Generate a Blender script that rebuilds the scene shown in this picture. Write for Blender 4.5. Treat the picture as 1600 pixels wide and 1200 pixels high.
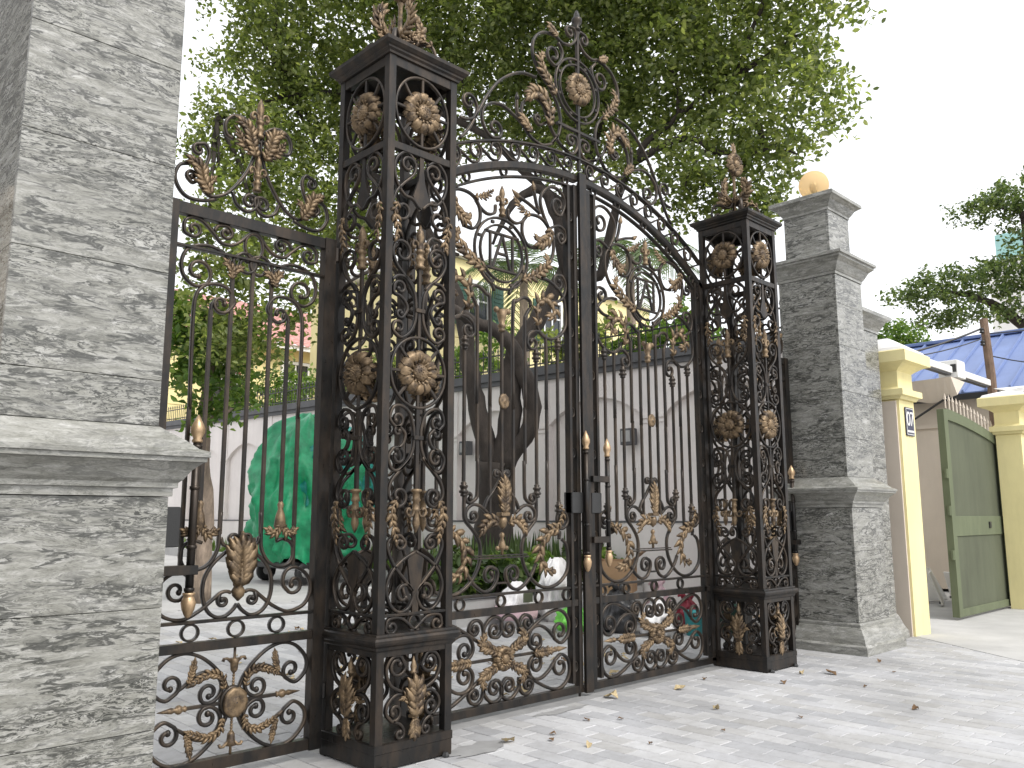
import bpy, math, random
import numpy as np
from mathutils import Vector, Matrix
R=math.radians; PI=math.pi
for o in list(bpy.data.objects): bpy.data.objects.remove(o)
SC=bpy.context.scene; COL=SC.collection
# ------------------------------------------------------------------ camera
cam=bpy.data.objects.new('camera',bpy.data.cameras.new('camera')); COL.objects.link(cam)
cam.data.sensor_width=36; cam.data.lens=1321.03/1600*36; cam.data.clip_start=.05; cam.data.clip_end=600
_y,_p,_r=R(44.481),R(8.925),R(-.093)
_f=Vector((math.sin(_y)*math.cos(_p),math.cos(_y)*math.cos(_p),math.sin(_p)))
_r0=Vector((math.cos(_y),-math.sin(_y),0)); _u0=_r0.cross(_f)
_rt=_r0*math.cos(_r)+_u0*math.sin(_r); _up=_u0*math.cos(_r)-_r0*math.sin(_r)
cam.matrix_world=Matrix(((_rt.x,_up.x,-_f.x,-3.1187),(_rt.y,_up.y,-_f.y,-4.3431),(_rt.z,_up.z,-_f.z,1.5),(0,0,0,1)))
SC.camera=cam
# ------------------------------------------------------------------ sky, sun, exposure
SUN_EL,SUN_AZ=R(50),R(176)          # azimuth from +Y towards +X
W=bpy.data.worlds.new('World'); SC.world=W; W.use_nodes=True
wn=W.node_tree.nodes; wl=W.node_tree.links; bg=wn['Background']
sky=wn.new('ShaderNodeTexSky'); sky.sky_type='NISHITA'; sky.sun_disc=False; sky.sun_elevation=SUN_EL; sky.sun_rotation=SUN_AZ
sky.air_density=1.0; sky.dust_density=4.0
hs=wn.new('ShaderNodeHueSaturation'); hs.inputs['Saturation'].default_value=.10; hs.inputs['Value'].default_value=1.0
mxw=wn.new('ShaderNodeMixRGB'); mxw.inputs[0].default_value=.55; mxw.inputs[2].default_value=(9.6,9.8,10.2,1)
wl.new(sky.outputs[0],hs.inputs['Color']); wl.new(hs.outputs[0],mxw.inputs[1]); wl.new(mxw.outputs[0],bg.inputs['Color'])
bg.inputs['Strength'].default_value=.15
sl=bpy.data.lights.new('sun','SUN'); sl.energy=1.5; sl.angle=R(14); sl.color=(1,.96,.9)
sun=bpy.data.objects.new('sun',sl); COL.objects.link(sun)
_d=Vector((math.sin(SUN_AZ)*math.cos(SUN_EL),math.cos(SUN_AZ)*math.cos(SUN_EL),math.sin(SUN_EL)))
sun.rotation_euler=_d.to_track_quat('Z','Y').to_euler()
SC.view_settings.view_transform='Standard'; SC.view_settings.look='None'; SC.view_settings.gamma=1; SC.view_settings.use_curve_mapping=False
SC.view_settings.exposure=0.52
SC.cycles.max_bounces=8; SC.cycles.transparent_max_bounces=8
# ------------------------------------------------------------------ materials
def newmat(name):
    m=bpy.data.materials.new(name); m.use_nodes=True
    return m,m.node_tree.nodes,m.node_tree.links,m.node_tree.nodes['Principled BSDF']
def ramp(N,stops,interp='LINEAR'):
    r=N.new('ShaderNodeValToRGB'); e=r.color_ramp.elements; r.color_ramp.interpolation=interp
    while len(e)<len(stops): e.new(.5)
    for k,(p,c) in enumerate(stops):
        e[k].position=p; e[k].color=(c[0],c[1],c[2],1) if not isinstance(c,float) else (c,c,c,1)
    return r
def noise(N,L,vec,scale,detail=4,rough=.55,dist=0):
    n=N.new('ShaderNodeTexNoise'); n.inputs['Scale'].default_value=scale; n.inputs['Detail'].default_value=detail
    n.inputs['Roughness'].default_value=rough; n.inputs['Distortion'].default_value=dist
    if vec is not None: L.new(vec,n.inputs['Vector'])
    return n
def mix(N,L,fac,a,b,mode='MIX'):
    m=N.new('ShaderNodeMixRGB'); m.blend_type=mode
    for i,v in ((0,fac),(1,a),(2,b)):
        if isinstance(v,(int,float)): m.inputs[i].default_value=v if i==0 else (v,v,v,1)
        elif isinstance(v,tuple): m.inputs[i].default_value=(*v,1)
        else: L.new(v,m.inputs[i])
    return m.outputs[0]
def bump(N,L,B,h,strength=.3,dist=.02):
    b=N.new('ShaderNodeBump'); b.inputs['Strength'].default_value=strength; b.inputs['Distance'].default_value=dist
    L.new(h,b.inputs['Height']); L.new(b.outputs[0],B.inputs['Normal'])
def objvec(N,L,scale=(1,1,1),rot=(0,0,0),per_object=0.0):
    t=N.new('ShaderNodeTexCoord'); v=t.outputs['Object']
    if per_object:
        oi=N.new('ShaderNodeObjectInfo'); s=N.new('ShaderNodeVectorMath'); s.operation='SCALE'; s.inputs[0].default_value=(1,1.7,2.3)
        L.new(oi.outputs['Random'],s.inputs['Scale']); mu=N.new('ShaderNodeVectorMath'); mu.operation='MULTIPLY_ADD'
        L.new(s.outputs[0],mu.inputs[0]); mu.inputs[1].default_value=(per_object,)*3; L.new(v,mu.inputs[2]); v=mu.outputs[0]
    m=N.new('ShaderNodeMapping'); m.inputs['Scale'].default_value=scale; m.inputs['Rotation'].default_value=rot
    L.new(v,m.inputs['Vector']); return m.outputs[0]
def granite(name,dark=1.0,rough=.22):
    m,N,L,B=newmat(name)
    v=objvec(N,L,(.92,.92,3.9),(.02,.10,0),7.0)
    def warp(vec,sc,amt):
        w=noise(N,L,vec,sc,4,.6); s=N.new('ShaderNodeVectorMath'); s.operation='SUBTRACT'; s.inputs[1].default_value=(.5,.5,.5); L.new(w.outputs['Color'],s.inputs[0])
        a=N.new('ShaderNodeVectorMath'); a.operation='MULTIPLY_ADD'; L.new(s.outputs[0],a.inputs[0]); a.inputs[1].default_value=(amt,)*3; L.new(vec,a.inputs[2]); return a.outputs[0]
    vv=warp(warp(v,1.3,.55),5.5,.16)
    big=noise(N,L,v,1.15,3,.55); mid=noise(N,L,vv,8,8,.62); fine=noise(N,L,vv,55,5,.65)
    base=ramp(N,[(.28,(.165,.162,.142)),(.46,(.255,.252,.228)),(.60,(.335,.33,.308)),(.76,(.48,.475,.46))]); L.new(mid.outputs[0],base.inputs[0])
    spk=ramp(N,[(.33,(.55,.55,.54)),(.48,(.98,.98,.97)),(.68,(1.18,1.18,1.16))]); L.new(fine.outputs[0],spk.inputs[0])
    c=mix(N,L,.8,base.outputs[0],spk.outputs[0],'MULTIPLY')
    def ridge(sc,wd,det,rg):
        n=noise(N,L,vv,sc,det,rg); s=N.new('ShaderNodeMath'); s.operation='SUBTRACT'; s.inputs[1].default_value=.5; L.new(n.outputs[0],s.inputs[0])
        ab=N.new('ShaderNodeMath'); ab.operation='ABSOLUTE'; L.new(s.outputs[0],ab.inputs[0]); r=ramp(N,[(0.,1.),(wd*.5,.8),(wd,.0)]); L.new(ab.outputs[0],r.inputs[0]); return r.outputs[0]
    def mul(a,b):
        k=N.new('ShaderNodeMath'); k.operation='MULTIPLY'; L.new(a,k.inputs[0]); L.new(b,k.inputs[1]); return k.outputs[0]
    def mx(a,b):
        k=N.new('ShaderNodeMath'); k.operation='MAXIMUM'; L.new(a,k.inputs[0]); L.new(b,k.inputs[1]); return k.outputs[0]
    msk=ramp(N,[(.36,.08),(.56,1.)]); L.new(big.outputs[0],msk.inputs[0])
    brk=noise(N,L,vv,4.0,4,.6); bk=ramp(N,[(.42,0.),(.54,1.)]); L.new(brk.outputs[0],bk.inputs[0])
    fl=noise(N,L,vv,23,5,.6); fr=ramp(N,[(.54,0.),(.595,1.)]); L.new(fl.outputs[0],fr.inputs[0])
    k=mx(mul(ridge(3.4,.048,7,.62),bk.outputs[0]),mul(mx(fr.outputs[0],ridge(9.5,.030,5,.6)),msk.outputs[0]))
    dk=N.new('ShaderNodeMath'); dk.operation='MULTIPLY'; dk.inputs[1].default_value=.9*dark; L.new(k,dk.inputs[0]); dk.use_clamp=True
    c=mix(N,L,dk.outputs[0],c,(.028,.029,.026))
    L.new(c,B.inputs['Base Color']); B.inputs['Roughness'].default_value=rough; return m
def iron(name,col=(.027,.024,.022),worn=(.14,.098,.062),metal=.6,rough=.40,amount=.5):
    m,N,L,B=newmat(name); v=objvec(N,L,(1,1,.35),(0,0,0),5.0)
    n=noise(N,L,v,9,6,.65); r=ramp(N,[(.42,0.),(.72,1.)]); L.new(n.outputs[0],r.inputs[0])
    k=N.new('ShaderNodeMath'); k.operation='MULTIPLY'; k.inputs[1].default_value=amount; L.new(r.outputs[0],k.inputs[0])
    c=mix(N,L,k.outputs[0],col,worn); L.new(c,B.inputs['Base Color']); B.inputs['Metallic'].default_value=metal
    f=noise(N,L,v,40,4,.6); rr=ramp(N,[(.3,rough-.1),(.7,rough+.14)]); L.new(f.outputs[0],rr.inputs[0]); L.new(rr.outputs[0],B.inputs['Roughness'])
    bump(N,L,B,f.outputs[0],.12,.004); return m
def gold(name,hi=(.225,.158,.092),lo=(.05,.035,.024)):
    m,N,L,B=newmat(name); v=objvec(N,L,(1,1,1),(0,0,0),3.0)
    n=noise(N,L,v,11,6,.7); r=ramp(N,[(.38,lo),(.56,hi)]); L.new(n.outputs[0],r.inputs[0])
    L.new(r.outputs[0],B.inputs['Base Color']); B.inputs['Metallic'].default_value=.5; B.inputs['Roughness'].default_value=.5
    bump(N,L,B,n.outputs[0],.2,.004); return m
def plain(name,c,rough=.6,var=.2,scale=3,metal=0,grain=None,bmp=.1):
    m,N,L,B=newmat(name); v=objvec(N,L)
    n=noise(N,L,v,scale,7,.65); lo=tuple(x*(1-var) for x in c); hi=tuple(min(1,x*(1+var)) for x in c)
    r=ramp(N,[(.3,lo),(.7,hi)]); L.new(n.outputs[0],r.inputs[0]); L.new(r.outputs[0],B.inputs['Base Color'])
    B.inputs['Roughness'].default_value=rough; B.inputs['Metallic'].default_value=metal
    g=noise(N,L,v,grain or scale*14,4,.6); bump(N,L,B,g.outputs[0],bmp,.01); return m
def plaster(name,c,stain=.25):
    m,N,L,B=newmat(name); v=objvec(N,L); vs=objvec(N,L,(1,1,.22))
    n=noise(N,L,v,.9,6,.6); s=noise(N,L,vs,3.0,7,.7); r=ramp(N,[(.42,0.),(.78,stain)]); L.new(s.outputs[0],r.inputs[0])
    r2=ramp(N,[(.3,tuple(x*.9 for x in c)),(.7,tuple(min(1,x*1.06) for x in c))]); L.new(n.outputs[0],r2.inputs[0])
    col=mix(N,L,r.outputs[0],r2.outputs[0],tuple(x*.45 for x in c)); L.new(col,B.inputs['Base Color']); B.inputs['Roughness'].default_value=.85
    g=noise(N,L,v,60,4,.6); bump(N,L,B,g.outputs[0],.12,.006); return m
def leafmat(name,cols,trans=.35):
    m,N,L,B=newmat(name); g=N.new('ShaderNodeNewGeometry'); r=ramp(N,cols); L.new(g.outputs['Random Per Island'],r.inputs[0])
    N.remove(B); d=N.new('ShaderNodeBsdfPrincipled'); d.inputs['Roughness'].default_value=.5; t=N.new('ShaderNodeBsdfTranslucent'); x=N.new('ShaderNodeMixShader'); x.inputs[0].default_value=trans
    L.new(r.outputs[0],d.inputs['Base Color']); br=mix(N,L,1.0,r.outputs[0],(1.6,1.7,.85),'MULTIPLY'); L.new(br,t.inputs['Color'])
    L.new(d.outputs[0],x.inputs[1]); L.new(t.outputs[0],x.inputs[2]); L.new(x.outputs[0],N['Material Output'].inputs['Surface']); return m
def bark(name,c,scale=6):
    m,N,L,B=newmat(name); v=objvec(N,L,(1,1,.35)); n=noise(N,L,v,scale,9,.7); r=ramp(N,[(.3,tuple(x*.45 for x in c)),(.55,c),(.75,tuple(x*1.7 for x in c))])
    L.new(n.outputs[0],r.inputs[0]); L.new(r.outputs[0],B.inputs['Base Color']); B.inputs['Roughness'].default_value=.95; bump(N,L,B,n.outputs[0],.8,.03); return m
def paver_mat():
    m,N,L,B=newmat('grey_paver_stone'); oi=N.new('ShaderNodeObjectInfo'); g=N.new('ShaderNodeNewGeometry'); v=objvec(N,L)
    tc=N.new('ShaderNodeNewGeometry'); a=N.new('ShaderNodeMath'); a.operation='ADD'; L.new(oi.outputs['Random'],a.inputs[0]); L.new(g.outputs['Random Per Island'],a.inputs[1])
    fr=N.new('ShaderNodeMath'); fr.operation='FRACT'; L.new(a.outputs[0],fr.inputs[0])
    r=ramp(N,[(.0,(.325,.328,.34)),(.4,(.40,.40,.41)),(.75,(.45,.45,.455)),(1.,(.36,.355,.35))]); L.new(fr.outputs[0],r.inputs[0])
    n1=noise(N,L,tc.outputs['Position'],.8,6,.6); n2=noise(N,L,tc.outputs['Position'],14,7,.7); n3=noise(N,L,tc.outputs['Position'],90,3,.6)
    d1=ramp(N,[(.3,(.72,.71,.69)),(.62,(1.07,1.07,1.07))]); L.new(n1.outputs[0],d1.inputs[0])
    d2=ramp(N,[(.28,(.78,.77,.75)),(.55,(1.,1.,1.))]); L.new(n2.outputs[0],d2.inputs[0])
    c=mix(N,L,1.,r.outputs[0],d1.outputs[0],'MULTIPLY'); c=mix(N,L,.7,c,d2.outputs[0],'MULTIPLY'); L.new(c,B.inputs['Base Color'])
    B.inputs['Roughness'].default_value=.72; bump(N,L,B,n3.outputs[0],.18,.004); return m
M=dict(granite=granite('polished_grey_granite'),granite_trim=granite('pale_granite_trim',.55,.3),
 iron=iron('bronzed_black_iron'),frame=iron('black_iron_frame',(.023,.022,.021),(.125,.085,.055),.6,.36,.38),
 gold=gold('antique_gold_iron'),brass=plain('polished_brass',(.46,.32,.19),.40,.2,12,.6),
 paver=paver_mat(),joint=plain('sandy_joint',(.20,.195,.185),.95,.25,6),concrete=plain('pale_concrete',(.40,.395,.385),.85,.16,1.2,0,40),
 wall=plaster('pinkish_white_plaster',(.80,.745,.715),.14),coping=plain('charcoal_coping',(.10,.10,.105),.7,.2,3),
 yellow=plaster('yellow_paint',(.78,.69,.36),.28),cream=plaster('cream_plaster',(.62,.54,.45),.16),house=plaster('yellow_house_paint',(.83,.72,.38),.08),
 white=plain('white_paint',(.75,.74,.72),.5,.06,2),black=plain('black_metal',(.02,.02,.02),.5,.2,8),
 green_door=plaster('olive_green_paint',(.125,.145,.082),.5),green_panel=plaster('dark_olive_sheet',(.092,.102,.064),.6),
 blue=plain('blue_roof_sheet',(.145,.20,.38),.45,.14,1.2),tile=plain('red_roof_tile',(.45,.13,.085),.8,.28,4),pink=plain('faded_pink_tile',(.46,.24,.215),.85,.25,4),
 wood=bark('weathered_pole_wood',(.20,.135,.095),8),bark=bark('dark_tree_bark',(.045,.036,.030),5),bark2=bark('pale_tree_bark',(.30,.235,.18),9),
 tarp=plain('green_tarp',(.015,.30,.13),.45,.35,4,0,7,.9),tarp2=plain('teal_tarp',(.012,.25,.21),.45,.25,4,0,7,.9),
 soil=plain('dark_soil',(.06,.045,.033),.95,.3,9),shutter=plain('green_shutter',(.03,.085,.06),.6,.15,4),glass=plain('dark_window_glass',(.03,.035,.04),.12,.2,2),
 card=plain('brown_cardboard',(.34,.215,.12),.85,.15,3),teal=plain('teal_sheet',(.30,.52,.50),.6,.08,1),
 bagw=plain('white_plastic_bag',(.74,.73,.73),.4,.08,5,0,14,.3),bagp=plain('pink_woven_bag',(.72,.50,.55),.5,.2,3,0,20,.3),bagg=plain('lime_plastic_bag',(.20,.68,.10),.35,.2,6,0,14,.4),bagk=plain('black_plastic_bag',(.022,.022,.024),.35,.3,6,0,14,.4),
 blue2=plain('blue_plastic',(.04,.13,.50),.4,.1,4),teal2=plain('turquoise_plastic',(.05,.36,.38),.4,.1,4),red=plain('dark_red_plastic',(.28,.03,.05),.5,.2,4),
 dry=plain('dry_leaf',(.38,.30,.17),.8,.35,12),dryd=plain('brown_leaf',(.13,.075,.035),.85,.35,12),
 sign=plain('navy_enamel',(.02,.025,.06),.3,.1,4),stain=plain('dark_stain',(.25,.248,.245),.7,.2,5),
 leaf=leafmat('tree_leaf',[(0,(.075,.10,.034)),(.35,(.13,.165,.052)),(.7,(.20,.235,.078)),(1,(.29,.31,.13))],.55),
 leaf2=leafmat('dark_leaf',[(0,(.03,.055,.018)),(.5,(.06,.10,.03)),(1,(.11,.15,.05))],.4),
 leaf4=leafmat('layered_leaf',[(0,(.045,.075,.028)),(.5,(.09,.13,.045)),(1,(.17,.21,.08))],.45),
 leaf3=leafmat('fresh_leaf',[(0,(.055,.11,.02)),(.5,(.11,.19,.035)),(1,(.20,.27,.06))],.4),
 palm=leafmat('palm_leaf',[(0,(.07,.11,.05)),(1,(.15,.20,.09))],.35),
 flower=leafmat('pink_petal',[(0,(.45,.12,.14)),(1,(.6,.22,.25))],.3))
_g,_N,_L,_B=newmat('amber_glass_globe'); _B.inputs['Base Color'].default_value=(.82,.60,.32,1); _B.inputs['Roughness'].default_value=.28; _B.inputs['Transmission Weight'].default_value=.62; _B.inputs['IOR'].default_value=1.03
M['globe']=_g
M['polish']=granite('mirror_polished_granite',1.0,.06); M['shade']=plain('added_block_plaster',(.20,.19,.18),.9,.2,1)  # dark grey for the added block reflected in the polished slabs
# ------------------------------------------------------------------ mesh helpers
class MB:
    def __init__(s): s.v=[]; s.f=[]
    def add(s,vs,fs):
        n=len(s.v); s.v+= [tuple(v) for v in vs]; s.f+= [tuple(i+n for i in f) for f in fs]
    def mesh(s,name,smooth=False):
        me=bpy.data.meshes.new(name); me.from_pydata(s.v,[],s.f)
        if smooth: me.polygons.foreach_set('use_smooth',[True]*len(me.polygons))
        me.update(); return me
    def obj(s,name,m,parent=None,smooth=False,loc=(0,0,0),rot=(0,0,0)):
        return put(name,s.mesh(name,smooth),m,parent,loc,rot)
def put(name,me,m=None,parent=None,loc=(0,0,0),rot=(0,0,0)):
    o=bpy.data.objects.new(name,me); COL.objects.link(o)
    if m is not None and not me.materials: me.materials.append(m)
    if parent: o.parent=parent
    o.location=loc; o.rotation_euler=rot; return o
def thing(name,label,cat,loc=(0,0,0),rz=0,group=None):
    o=bpy.data.objects.new(name,None); COL.objects.link(o); o.location=loc; o.rotation_euler=(0,0,rz); o.empty_display_size=.2
    return tag(o,label,cat,group)
def tag(o,label,cat,group=None):
    o['label']=label; o['category']=cat
    if group: o['group']=group
    return o
def struct(o): o['kind']='structure'; return o
def stuff(o): o['kind']='stuff'; return o
def box(mb,x0,x1,y0,y1,z0,z1,bev=0):
    if bev:
        b=bev; loops=[]
        for z,i in ((z0,b),(z0+b,0),(z1-b,0),(z1,b)):
            loops.append([(x0+i,y0+i,z),(x1-i,y0+i,z),(x1-i,y1-i,z),(x0+i,y1-i,z)])
        vs=[p for l in loops for p in l]; fs=[(3,2,1,0),(12,13,14,15)]
        for k in range(3):
            for i in range(4):
                j=(i+1)%4; fs.append((k*4+i,k*4+j,k*4+4+j,k*4+4+i))
        mb.add(vs,fs); return mb
    mb.add([(x0,y0,z0),(x1,y0,z0),(x1,y1,z0),(x0,y1,z0),(x0,y0,z1),(x1,y0,z1),(x1,y1,z1),(x0,y1,z1)],
           [(3,2,1,0),(4,5,6,7),(0,1,5,4),(1,2,6,5),(2,3,7,6),(3,0,4,7)]); return mb
def prism(mb,poly,y0,y1):            # polygon in (x,z), extruded along y
    n=len(poly); mb.add([(x,y0,z) for x,z in poly]+[(x,y1,z) for x,z in poly],[tuple(range(n)),tuple(range(2*n-1,n-1,-1))]+[(i,n+i,n+(i+1)%n,(i+1)%n) for i in range(n)]); return mb
def lathe(mb,prof,c=(0,0,0),n=10):   # profile (r,z), about z through c
    vs=[];fs=[]
    for r,z in prof:
        for k in range(n):
            a=2*PI*k/n; vs.append((c[0]+r*math.cos(a),c[1]+r*math.sin(a),c[2]+z))
    for i in range(len(prof)-1):
        for k in range(n): fs.append((i*n+k,i*n+(k+1)%n,(i+1)*n+(k+1)%n,(i+1)*n+k))
    fs.append(tuple(range(n-1,-1,-1))); fs.append(tuple(range((len(prof)-1)*n,len(prof)*n))); mb.add(vs,fs); return mb
def square_mold(mb,prof,x0,x1,y0,y1):   # profile (offset,z) round a rectangle, capped
    vs=[];fs=[]
    for o,z in prof: vs+=[(x0-o,y0-o,z),(x1+o,y0-o,z),(x1+o,y1+o,z),(x0-o,y1+o,z)]
    for k in range(len(prof)-1):
        for i in range(4):
            j=(i+1)%4; fs.append((k*4+i,k*4+j,k*4+4+j,k*4+4+i))
    fs.append((3,2,1,0)); n=(len(prof)-1)*4; fs.append((n,n+1,n+2,n+3)); mb.add(vs,fs); return mb
def catmull(p,seg=5):
    if len(p)<3: return list(p)
    q=[tuple(2*a-b for a,b in zip(p[0],p[1]))]+list(p)+[tuple(2*a-b for a,b in zip(p[-1],p[-2]))]; out=[]
    for i in range(1,len(q)-2):
        for k in range(seg):
            t=k/seg; out.append(tuple(.5*((2*b)+(c-a)*t+(2*a-5*b+4*c-d)*t*t+(3*b-a-3*c+d)*t**3) for a,b,c,d in zip(q[i-1],q[i],q[i+1],q[i+2])))
    out.append(tuple(p[-1])); return out
def spiral(p,prev,c,turns=.92,n=18):
    rx,rz=p[0]-c[0],p[1]-c[1]; r=math.hypot(rx,rz); th=math.atan2(rz,rx); d=1 if rx*(p[1]-prev[1])-rz*(p[0]-prev[0])>0 else -1
    return [(c[0]+r*(1-.66*k/n)*math.cos(th+d*turns*2*PI*k/n),c[1]+r*(1-.66*k/n)*math.sin(th+d*turns*2*PI*k/n)) for k in range(1,n+1)]
def sweep(mb,P,w,d,y=0,closed=False,taper=1.0):   # flat bar along a path in the (x,z) plane, with softened edges
    n=len(P); vs=[]; fs=[]; sec=((-.5,-.3),(-.3,-.5),(.3,-.5),(.5,-.3),(.5,.5),(-.5,.5)); m=len(sec)
    for i in range(n):
        a=P[(i-1)%n] if closed or i>0 else P[i]; b=P[(i+1)%n] if closed or i<n-1 else P[i]
        tx,tz=b[0]-a[0],b[1]-a[1]; l=math.hypot(tx,tz) or 1; nx,nz=-tz/l,tx/l
        for s,q in sec: vs.append((P[i][0]+nx*w*s,y+d*q,P[i][1]+nz*w*s))
    for i in range(n if closed else n-1):
        j=(i+1)%n
        for k in range(m): fs.append((i*m+k,i*m+(k+1)%m,j*m+(k+1)%m,j*m+k))
    if not closed: fs.append(tuple(range(m-1,-1,-1))); fs.append(tuple(range((n-1)*m,n*m)))
    mb.add(vs,fs); return mb
def ball(mb,c,r,n=7): return lathe(mb,[(r*math.sin(a),-r*math.cos(a)) for a in (.25,.8,PI/2,PI-.8,PI-.25)],c,n)
def scroll_mesh(P,c0,c1,w=.021,d=.024,y=0,sx=1):
    p=catmull([tuple(q) for q in P]); 
    if c1 is not None: p=p+spiral(p[-1],p[-2],c1)
    if c0 is not None: p=spiral(p[0],p[1],c0)[::-1]+p
    p=[(sx*a,b) for a,b in p]; mb=MB(); sweep(mb,p,w,d,y)
    if c1 is not None: ball(mb,(p[-1][0],y,p[-1][1]),w*.92)
    if c0 is not None: ball(mb,(p[0][0],y,p[0][1]),w*.92)
    return mb
def tube(mb,pts,rad,n=8):             # round limb through 3-D points
    P=[Vector(p) for p in pts]; vs=[];fs=[]; m=len(P); up=Vector((.31,.2,.93))
    for i in range(m):
        t=(P[min(i+1,m-1)]-P[max(i-1,0)]).normalized(); a=t.cross(up if abs(t.dot(up))<.95 else Vector((1,0,0))).normalized(); b=t.cross(a)
        r=rad[i] if not isinstance(rad,(int,float)) else rad
        for k in range(n):
            g=2*PI*k/n; vs.append(P[i]+a*(r*math.cos(g))+b*(r*math.sin(g)))
    for i in range(m-1):
        for k in range(n): fs.append((i*n+k,i*n+(k+1)%n,(i+1)*n+(k+1)%n,(i+1)*n+k))
    fs.append(tuple(range(n-1,-1,-1))); fs.append(tuple(range((m-1)*n,m*n))); mb.add(vs,fs); return mb
def acanthus(P,W,y=0,sx=1,lift=.55,lobes=7):
    """acanthus leaf along a curve in the (x,z) plane: a rib with pairs of separate ridged fingers that curl forward"""
    c=catmull([tuple(q) for q in P],8); N_=len(c)-1; mb=MB(); lobes=max(6,int(lobes*1.35))
    def at(t):
        i=min(N_-1,int(t*N_)); f=t*N_-i; a,b=c[i],c[i+1]; l=math.hypot(b[0]-a[0],b[1]-a[1]) or 1
        return a[0]+(b[0]-a[0])*f,a[1]+(b[1]-a[1])*f,(b[0]-a[0])/l,(b[1]-a[1])/l
    def finger(t,s,L,ang,wk=1.0):
        px,pz,tx,tz=at(t); nx,nz=-tz*s,tx*s; dx,dz=tx*math.cos(ang)+nx*math.sin(ang),tz*math.cos(ang)+nz*math.sin(ang); vs=[]
        for k,w in ((0.,.20),(.34,.33),(.72,.27),(1.,.05)):
            x=px+dx*L*k+tx*L*.34*k*k; z=pz+dz*L*k+tz*L*.34*k*k; ex,ez=dx+tx*.68*k,dz+tz*.68*k; l=math.hypot(ex,ez); ex/=l; ez/=l
            qx,qz=-ez,ex; yy=y-lift*W*(.62+.42*math.sin(PI*.55*k)-.75*k*k*k); hw=w*L*wk; rd=.16*L*(1-.6*k)
            vs+=[(sx*(x-qx*hw),yy+rd*.55,z-qz*hw),(sx*x,yy-rd*.45,z),(sx*(x+qx*hw),yy+rd*.55,z+qz*hw),(sx*x,yy+rd*.75,z)]
        fs=[]
        for k in range(3):
            for j in range(4): fs.append((k*4+j,k*4+(j+1)%4,k*4+4+(j+1)%4,k*4+4+j))
        fs+= [(3,2,1,0),(12,13,14,15)]; mb.add(vs,fs)
    for i in range(lobes):
        t=(i+.15)/lobes; env=W*1.22*(.50+.50*math.sin(PI*min(1,.10+.80*t)))*(1-.25*t*t)
        for s in (-1,1): finger(min(.97,t),s,env*(1 if i%2==0 else .82),1.02-.35*t)
    finger(.96,1,W*.75,0.,1.2)
    pts=[(sx*c[round(k*N_/8)][0],y-lift*W*(.45 if k else .3),c[round(k*N_/8)][1]) for k in range(9)]
    tube(mb,pts,[W*.20*(1-k/11) for k in range(9)],6); return mb
def petal_mesh(r0,r1,w):
    mb=MB(); vs=[];fs=[]
    rows=((r0,.40,.004),(r0+(r1-r0)*.35,.82,-.030),(r0+(r1-r0)*.72,1.,-.034),(r1-(r1-r0)*.10,.74,-.016),(r1,.30,.004))
    for dy in (0,.006):
        for r,ws,y in rows:
            for s,h in ((-1,.020),(-.5,-.003),(0,.009),(.5,-.003),(1,.020)): vs.append((s*w*ws,y+h+dy,r))
    o=25
    for i in range(4):
        for k in range(4):
            q=(i*5+k,i*5+k+1,(i+1)*5+k+1,(i+1)*5+k); fs.append(q); fs.append(tuple(o+j for j in q[::-1]))
        for k in (0,4): fs.append((i*5+k,o+i*5+k,o+(i+1)*5+k,(i+1)*5+k))
    mb.add(vs,fs); return mb.mesh('petal',True)
def seed_head(R0,n=28):
    mb=MB(); rows=[(R0,0.),(R0*.98,-.016),(R0*.75,-.030),(R0*.4,-.036),(R0*.05,-.037)]
    vs=[];fs=[];k=12
    for r,y in rows:
        for i in range(k): vs.append((r*math.cos(2*PI*i/k),y,r*math.sin(2*PI*i/k)))
    for j in range(4):
        for i in range(k): fs.append((j*k+i,j*k+(i+1)%k,(j+1)*k+(i+1)%k,(j+1)*k+i))
    fs.append(tuple(range(4*k,5*k))); mb.add(vs,fs)
    for i in range(n):
        r=R0*.93*math.sqrt((i+.5)/n); a=i*2.39996; ball(mb,(r*math.cos(a),-.018-.02*(1-(r/R0)**2),r*math.sin(a)),R0*.10,5)
    for i in range(14):               # stamens round the disc
        a=2*PI*i/14; c,s=math.cos(a),math.sin(a); t=[(R0*1.0,-.012),(R0*1.28,-.030),(R0*1.42,-.026)]
        vs=[]
        for r,y in t: vs+=[(r*c-s*.007,y,r*s+c*.007),(r*c,y-.008,r*s),(r*c+s*.007,y,r*s-c*.007)]
        mb.add(vs,[(0,1,4,3),(1,2,5,4),(3,4,7,6),(4,5,8,7)])
    return mb.mesh('seed_head',True)
PETAL={}
def sunflower(R1,parent,loc,rz=0,n=12,m=None,head=.40):
    """head mesh with its petals as sub-parts; faces local -y"""
    key=round(R1,3)
    if key not in PETAL: PETAL[key]=(petal_mesh(R1*head*.85,R1,R1*.215),petal_mesh(R1*head*.8,R1*.97,R1*.20),seed_head(R1*head))
    pa,pb,hd=PETAL[key]; f=put('sunflower',hd,m or M['gold'],parent,loc,(0,0,rz))
    for i in range(n):
        put('petal',pa,M['gold'],f,(0,.004,0),(0,2*PI*i/n,0))
        put('petal',pb,M['gold'],f,(0,.026,0),(0,2*PI*(i+.5)/n,0))
    return f
def ring_mesh(rx,rz,w,d,y=0,c=(0,0),n=36):
    mb=MB(); sweep(mb,[(c[0]+rx*math.cos(2*PI*i/n),c[1]+rz*math.sin(2*PI*i/n)) for i in range(n)],w,d,y,True); return mb
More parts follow.
